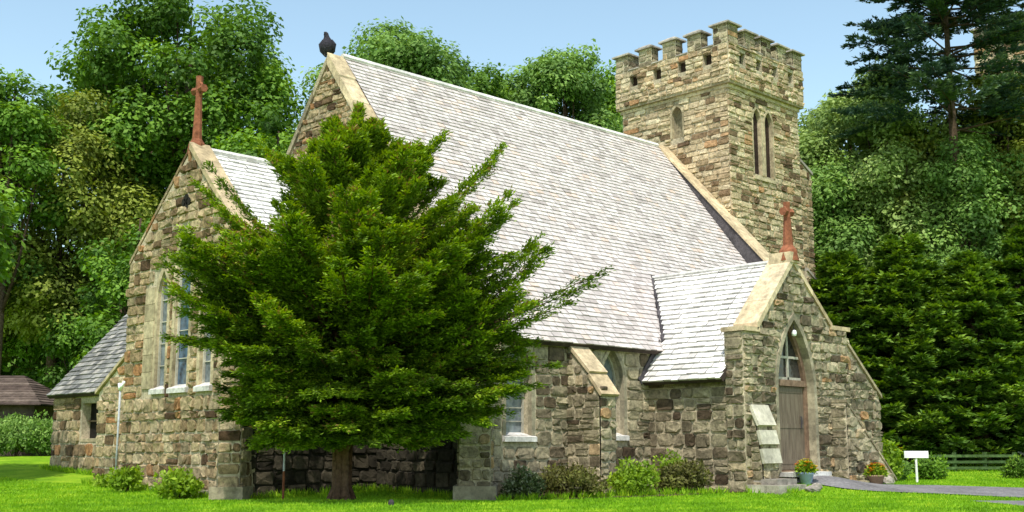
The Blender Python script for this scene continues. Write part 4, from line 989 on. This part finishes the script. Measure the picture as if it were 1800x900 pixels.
pot(24.55, PF - .95, .19, .24, 'clay pot of orange flowers right of the porch door', 'claypot', 92)
pot(25.25, PF - .55, .17, .22, 'clay pot of mixed flowers against the lower porch buttress', 'claypot', 93)
def boulder(x, y, r, label, seed, sq=.75):
    rg = np.random.default_rng(seed); z0 = g(x, y); mb = MB(); vs = []; fs = []; A, B = 7, 12
    for i in range(A + 1):
        th = math.pi * i / A
        for k in range(B):
            ph = TAU * k / B; rr = r * (1 + rg.uniform(-.14, .14)); vs.append((x + rr * math.sin(th) * math.cos(ph), y + rr * math.sin(th) * math.sin(ph), z0 + r * .35 + rr * sq * math.cos(th)))
    for i in range(A):
        for k in range(B): fs.append((i * B + k, i * B + (k + 1) % B, (i + 1) * B + (k + 1) % B, (i + 1) * B + k))
    mb.add(vs, fs); o = mb.build('boulder', [M['cap']]); return tag(o, label, 'rock', 'rocks by the porch')
boulder(26.15, 14.05, .25, 'largest pale boulder at the far end of the porch path', 1)
boulder(25.75, 13.75, .19, 'brown boulder next to the largest pale boulder', 2)
boulder(21.6, 13.2, .16, 'low flat rock at the foot of the weathered porch pier', 3, .5)
boulder(22.0, 13.35, .12, 'small white rock left of the door path', 4, .6)

# sign
sx_, sy_ = 27.35, 13.75; sz = g(sx_, sy_)
sg_ = empty('yard_sign', (sx_, sy_, sz), 'small blank white sign board on a single white post beside the path', 'sign')
mb = MB(); u = Vector((RGT[0], RGT[1], 0)); f_ = Vector((FWD[0], FWD[1], 0)); c = Vector((sx_, sy_, sz + .62))
q = [c - u * .3, c + u * .3, c + u * .3 + Vector((0, 0, .17)), c - u * .3 + Vector((0, 0, .17))]; mb.prism(q, f_ * .03); mb.build('board', [M['white']], sg_)
mb = MB(); mb.tube([Vector((sx_, sy_, sz - .05)) + f_ * .05, Vector((sx_, sy_, sz + .66)) + f_ * .05], [.03, .03], 8); mb.build('post', [M['white']], sg_)
# pipes on the east side
px_ = empty('vent_pipe', (11.6, 24.55, g(11.6, 24.55)), 'thin pale metal pipe with a forked white head standing before the chancel wall', 'pipe')
mb = MB(); zb = g(11.6, 24.55); mb.tube([(11.6, 24.55, zb - .1), (11.6, 24.55, 1.25)], [.024, .024], 8); mb.build('pipe', [M['metal']], px_, True)
mb = MB(); mb.tube([(11.6, 24.55, 1.2), (11.6, 24.38, 1.36)], [.045, .03], 8); mb.tube([(11.6, 24.55, 1.2), (11.6, 24.62, 1.33)], [.045, .03], 8); mb.build('head', [M['white']], px_, True)
p2 = dr(20.6, px(500, 20.6)); zb = g(*p2)
o = MB(); o.tube([(p2[0], p2[1], zb - .1), (p2[0], p2[1], zb + .55)], [.02, .02], 6, mi=1, tone=.2); o.tube([(p2[0], p2[1], zb + .551), (p2[0], p2[1], zb + 1.15)], [.018, .018], 6, mi=0)
tag(o.build('garden_stake', [M['metal'], M['terracotta']]), 'thin metal stake standing in the shade left of the yew trunk', 'stake')
p3 = dr(17.9, px(689, 17.9)); zb = g(*p3)
o = MB(); o.lathe((p3[0], p3[1], zb - .02), [(0, 0), (.05, 0), (.045, .09), (.03, .12), (0, .13)], 10); tag(o.build('garden_spigot', [M['lead']]), 'tiny dark sprinkler stub in the lawn right of the yew trunk', 'sprinkler')
# low rail fence
fe = empty('rail_fence', (*dr(33, px(1640, 33)), -.85), 'low dark green rail fence on the lawn behind the sign', 'fence')
f0 = Vector((*dr(33.0, px(1625, 33)), 0)); f1 = Vector((*dr(33.6, px(1785, 33.6)), 0)); zf = g(f0.x, f0.y)
for k in range(3):
    mb = MB(); z = zf + .08 + k * .17; mb.prism([f0 + Vector((0, 0, z)), f1 + Vector((0, 0, z)), f1 + Vector((0, 0, z + .075)), f0 + Vector((0, 0, z + .075))], (.04, .04, 0)); mb.build('rail', [M['fence']], fe)
for k in range(4):
    p = f0.lerp(f1, k / 3); mb = MB(); mb.box(p.x - .04 + .05, p.x + .05 + .05, p.y - .04 + .05, p.y + .05 + .05, zf - .2, zf + .56); mb.build('post', [M['fence']], fe)
# pale stone kerb wall further back
mb = MB(); a = Vector((*dr(42, px(1742, 42)), g(*dr(42, 18)) - .1)); b = Vector((*dr(42, px(1900, 42)), a.z)); n = 7
for k in range(n):
    p, q = a.lerp(b, k / n + .004), a.lerp(b, (k + 1) / n - .004); h = random.uniform(.40, .46); mb.prism([p, q, q + Vector((0, 0, h)), p + Vector((0, 0, h))], f_ * .4)
tag(mb.build('stone_wall', [M['greywall']]), 'low pale grey stone wall at the right edge under the evergreens', 'wall')

# low house at the left
def hip_house():
    c = Vector((*dr(47, px(0, 47)), 0)); zg = g(c.x, c.y); t = empty('low_house', (c.x, c.y, zg), 'low dark house with brown shingle hip roof at the left edge behind bushes', 'house')
    u = Vector((RGT[0], RGT[1], 0)); f_ = Vector((FWD[0], FWD[1], 0)); W, Dp = 2.5, 2.4; ze, zr = 1.50, 2.75
    P_ = lambda a, b, z: c + u * a + f_ * b + Vector((0, 0, z))
    mb = MB(); q = [P_(-W + .4, -Dp + .4, zg - .2), P_(W - .4, -Dp + .4, zg - .2), P_(W - .4, Dp - .4, zg - .2), P_(-W + .4, Dp - .4, zg - .2)]; mb.prism(q, (0, 0, ze - zg + .18)); mb.build('wall', [M['eave']], t)
    mb = MB(); n = 12
    for k in range(n):
        t0, t1 = k / n, (k + 1) / n; l = .03
        def rg_(tt, z): 
            a = W * (1 - tt) + .75 * tt; b = Dp * (1 - tt); return [P_(-a, -b, z), P_(a, -b, z), P_(a, b, z), P_(-a, b, z)]
        z0_, z1_ = ze + (zr - ze) * t0, ze + (zr - ze) * t1; A, B = rg_(t0, z0_ + l), rg_(t1, z1_); A0 = rg_(t0, z0_ - .02)
        mb.add(A0 + A + B, [(i, (i + 1) % 4, 4 + (i + 1) % 4, 4 + i) for i in range(4)] + [(4 + i, 4 + (i + 1) % 4, 8 + (i + 1) % 4, 8 + i) for i in range(4)])
    mb.build('roof', [M['shingle']], t)
hip_house()

# second battlemented tower beyond the right-hand trees
t2 = empty('distant_tower', (*dr(47, px(2045, 47)), -.8), 'tan stone battlemented tower top showing through the trees at the top right corner', 'tower')
tower(*dr(47, px(2045, 47)), t2, detail=False); t2.scale = (1.45, 1.45, 1.45)

# ------------------------------------------------------------------ ground, path, road, grass
def sheet(name, mat, xs_, ys_, dz=0, inside=None, kind='structure', label=None, cat=None):
    V = [(x, y, g(x, y) + dz) for y in ys_ for x in xs_]; nx = len(xs_); F = []
    for j in range(len(ys_) - 1):
        for i in range(nx - 1): F.append((j * nx + i, j * nx + i + 1, (j + 1) * nx + i + 1, (j + 1) * nx + i))
    mb = MB(); mb.add(V, F, 0, .5); o = mb.build(name, [mat], None, True); o['kind'] = kind; return o
xs_ = [-600, -300, -120, -60, -30, -10] + [i * .5 for i in range(0, 100)] + [55, 62, 70, 85, 100, 150, 300, 700, 1200]
sheet('lawn', M['ground'], xs_, xs_)
def ribbon(name, L_, R_, mat, dz):
    mb = MB(); n = len(L_); V = []; m = 9
    for a, b in zip(L_, R_):
        for k in range(m):
            x = a[0] + (b[0] - a[0]) * k / (m - 1); y = a[1] + (b[1] - a[1]) * k / (m - 1); V.append((x, y, g(x, y) + dz))
    mb.add(V, [(i * m + k, i * m + k + 1, (i + 1) * m + k + 1, (i + 1) * m + k) for i in range(n - 1) for k in range(m - 1)], 0, .5)
    o = mb.build(name, [mat], None, True); o['kind'] = 'structure'
def dens(P_, n=14):
    out = []
    for i in range(len(P_) - 1):
        for k in range(n): t = k / n; out.append((P_[i][0] + (P_[i + 1][0] - P_[i][0]) * t, P_[i][1] + (P_[i + 1][1] - P_[i][1]) * t))
    return out + [P_[-1]]
pathR = [(23.75, 14.15), (25.3, 13.6), (27.0, 12.3), (26.5, 10.6), (26.6, 8.6), (28.5, 4)]
pathR = [(23.8, 14.1), (25.0, 13.45), (25.9, 12.6), (25.95, 11.5), (26.2, 10.2), (27, 7), (28, 3)]
pathL = [(22.1, 14.1), (22.4, 13.0), (22.9, 11.9), (23.3, 10.9), (23.4, 9.7), (23.8, 7), (24, 3)]
ribbon('path', dens(pathL), dens(pathR), M['asphalt'], .03)
roadL = [(18.6, 10.2), (19.3, 9.6), (20.9, 8.9), (22.4, 7.6), (23.6, 5.5)]; roadR = [(17.0, 8.0), (17.6, 7.2), (18.6, 6.4), (19.6, 5.2), (20.5, 3.5)]
ribbon('driveway', dens([(18.9, 8.7), (20.2, 8.75), (21.8, 8.4), (23, 7.0)]), dens([(16.5, 6.0), (17.5, 5.6), (18.6, 5.0), (19.6, 4.2)]), M['asphalt'], .03)
M['soil'] = stone_mat('dark_soil', [(0, (.06, .04, .025)), (1, (.12, .085, .05))], dark=.4, scale=16, bump=.8)
bedo = [(15.1, 16.0), (16.0, 15.7), (17.0, 15.25), (18.0, 14.85), (19.0, 14.65), (20.2, 14.6), (20.75, 14.2), (21.2, 13.5)]; bedi = [(15.3, 16.9), (16.2, 16.97), (17.2, 16.97), (18.2, 16.97), (19.2, 16.97), (20.2, 16.97), (20.85, 15.5), (21.2, 14.2)]
ribbon('soil', dens(bedo, 6), dens(bedi, 6), M['soil'], .025)
# mown grass blades over the part of the lawn near enough to show them
rg = np.random.default_rng(9); nG = 460000
Dg = 15.8 + (rg.random(nG) ** 1.6) * 27; rr = rg.uniform(-.47, .47, nG) * Dg
X_ = Dg * FWD[0] + rr * RGT[0]; Y_ = Dg * FWD[1] + rr * RGT[1]
keep = np.ones(nG, bool)
keep &= ~((X_ > CX) & (Y_ > CY0)); keep &= ~((X_ > XE) & (Y_ > 17)); keep &= ~((X_ > PX0) & (X_ < PX1) & (Y_ > PF))
def inpoly(X, Y, poly):
    c = np.zeros(len(X), bool); n = len(poly)
    for i in range(n):
        (x0, y0), (x1, y1) = poly[i], poly[(i + 1) % n]
        m = ((y0 > Y) != (y1 > Y)) & (X < (x1 - x0) * (Y - y0) / (y1 - y0 + 1e-12) + x0); c ^= m
    return c
keep &= ~inpoly(X_ + rg.normal(size=nG) * .07, Y_ + rg.normal(size=nG) * .07, pathL + pathR[::-1]); keep &= ~inpoly(X_, Y_, [(18.9, 8.7), (20.2, 8.75), (21.8, 8.4), (23, 7.0), (19.6, 4.2), (18.6, 5.0), (17.5, 5.6), (16.5, 6.0)])
keep &= ~(inpoly(X_, Y_, bedo + bedi[::-1]) & (rg.random(len(X_)) < .9))
X_, Y_ = X_[keep], Y_[keep]; n = len(X_)
Zg = np.array([g(a, b) for a, b in zip(X_, Y_)])
D_ = rg.normal(size=(n, 3)) * .55; D_[:, 2] = 1
n1 = (rg.random(n) < .04)
patch = .5 + .5 * np.sin(X_ * 1.7 + 2 * np.sin(Y_ * 1.1)) * np.sin(Y_ * 1.9 + X_ * .4)
gr = leaf_object('grass', np.stack([X_, Y_, Zg - .005], 1), D_, rg.normal(size=(n, 3)), rg.uniform(.03, .075, n), rg.uniform(.010, .02, n), rg.uniform(0, .45, n) + .3 * patch + .25 * (np.sin(X_ * 4.1 + np.sin(Y_ * 3)) * np.sin(Y_ * 5.3) > .45), M['blade'])
nT = 260; TXs = []; 
for a_, b_ in (((11.85, 20.1), (11.85, 26.6)), ((12.1, 20.0), (15.3, 20.0)), ((15.3, 20.0), (15.3, 17.4)), ((15.1, 16.0), (20.3, 14.5)), ((20.75, 14.2), (21.2, 13.3)), ((14.1, 26.8), (14.1, 34.5))):
    L_ = math.hypot(b_[0] - a_[0], b_[1] - a_[1])
    for i in range(int(L_ * 26)): q = rg.random(); TXs.append((a_[0] + (b_[0] - a_[0]) * q + rg.normal() * .06, a_[1] + (b_[1] - a_[1]) * q + rg.normal() * .06))
TXs = np.array(TXs); k = 12; idx = np.repeat(np.arange(len(TXs)), k); P_t = np.stack([TXs[idx, 0] + rg.normal(size=len(idx)) * .03, TXs[idx, 1] + rg.normal(size=len(idx)) * .03, [g(a, b) - .01 for a, b in TXs[idx]]], 1)
Dt = rg.normal(size=(len(idx), 3)) * .4; Dt[:, 2] = 1
tf = leaf_object('tall_grass', P_t, Dt, rg.normal(size=(len(idx), 3)), rg.uniform(.08, .22, len(idx)), rg.uniform(.012, .022, len(idx)), rg.uniform(0, .9, len(idx)), M['blade'])
tag(tf, 'uncut tufts of grass along the foot of the church walls', 'grass', kind='stuff')
tag(gr, 'short bright green mown grass around the church', 'grass', kind='stuff')

# ------------------------------------------------------------------ light
to_sun = Vector((-.46, -.36, 1.0)).normalized(); el = math.asin(to_sun.z)
sd_ = bpy.data.lights.new('sun', 'SUN'); sd_.energy = 4.7; sd_.angle = math.radians(.5); sd_.color = (1, .955, .87)
so = bpy.data.objects.new('sun', sd_); COL.objects.link(so); so.rotation_euler = to_sun.to_track_quat('Z', 'Y').to_euler(); so.location = (0, -20, 40)
w = bpy.data.worlds.new('World'); SC.world = w; w.use_nodes = True; t = w.node_tree; t.nodes.clear()
sky = t.nodes.new('ShaderNodeTexSky'); sky.sky_type = 'NISHITA'; sky.sun_disc = False; sky.sun_elevation = el; sky.sun_rotation = math.atan2(to_sun.x, to_sun.y)
sky.air_density = 1.0; sky.dust_density = 1.0; sky.ozone_density = 1.0
bg = t.nodes.new('ShaderNodeBackground'); bg.inputs[1].default_value = .15; wo = t.nodes.new('ShaderNodeOutputWorld')
tint = t.nodes.new('ShaderNodeMixRGB'); tint.blend_type = 'MULTIPLY'; tint.inputs[0].default_value = 1; tint.inputs[2].default_value = (1.96, 1.93, 1.60, 1)   # hazy summer white balance
t.links.new(sky.outputs[0], tint.inputs[1]); t.links.new(tint.outputs[0], bg.inputs[0]); t.links.new(bg.outputs[0], wo.inputs[0])
SC.view_settings.view_transform = 'Standard'; SC.view_settings.look = 'None'; SC.view_settings.exposure = 0
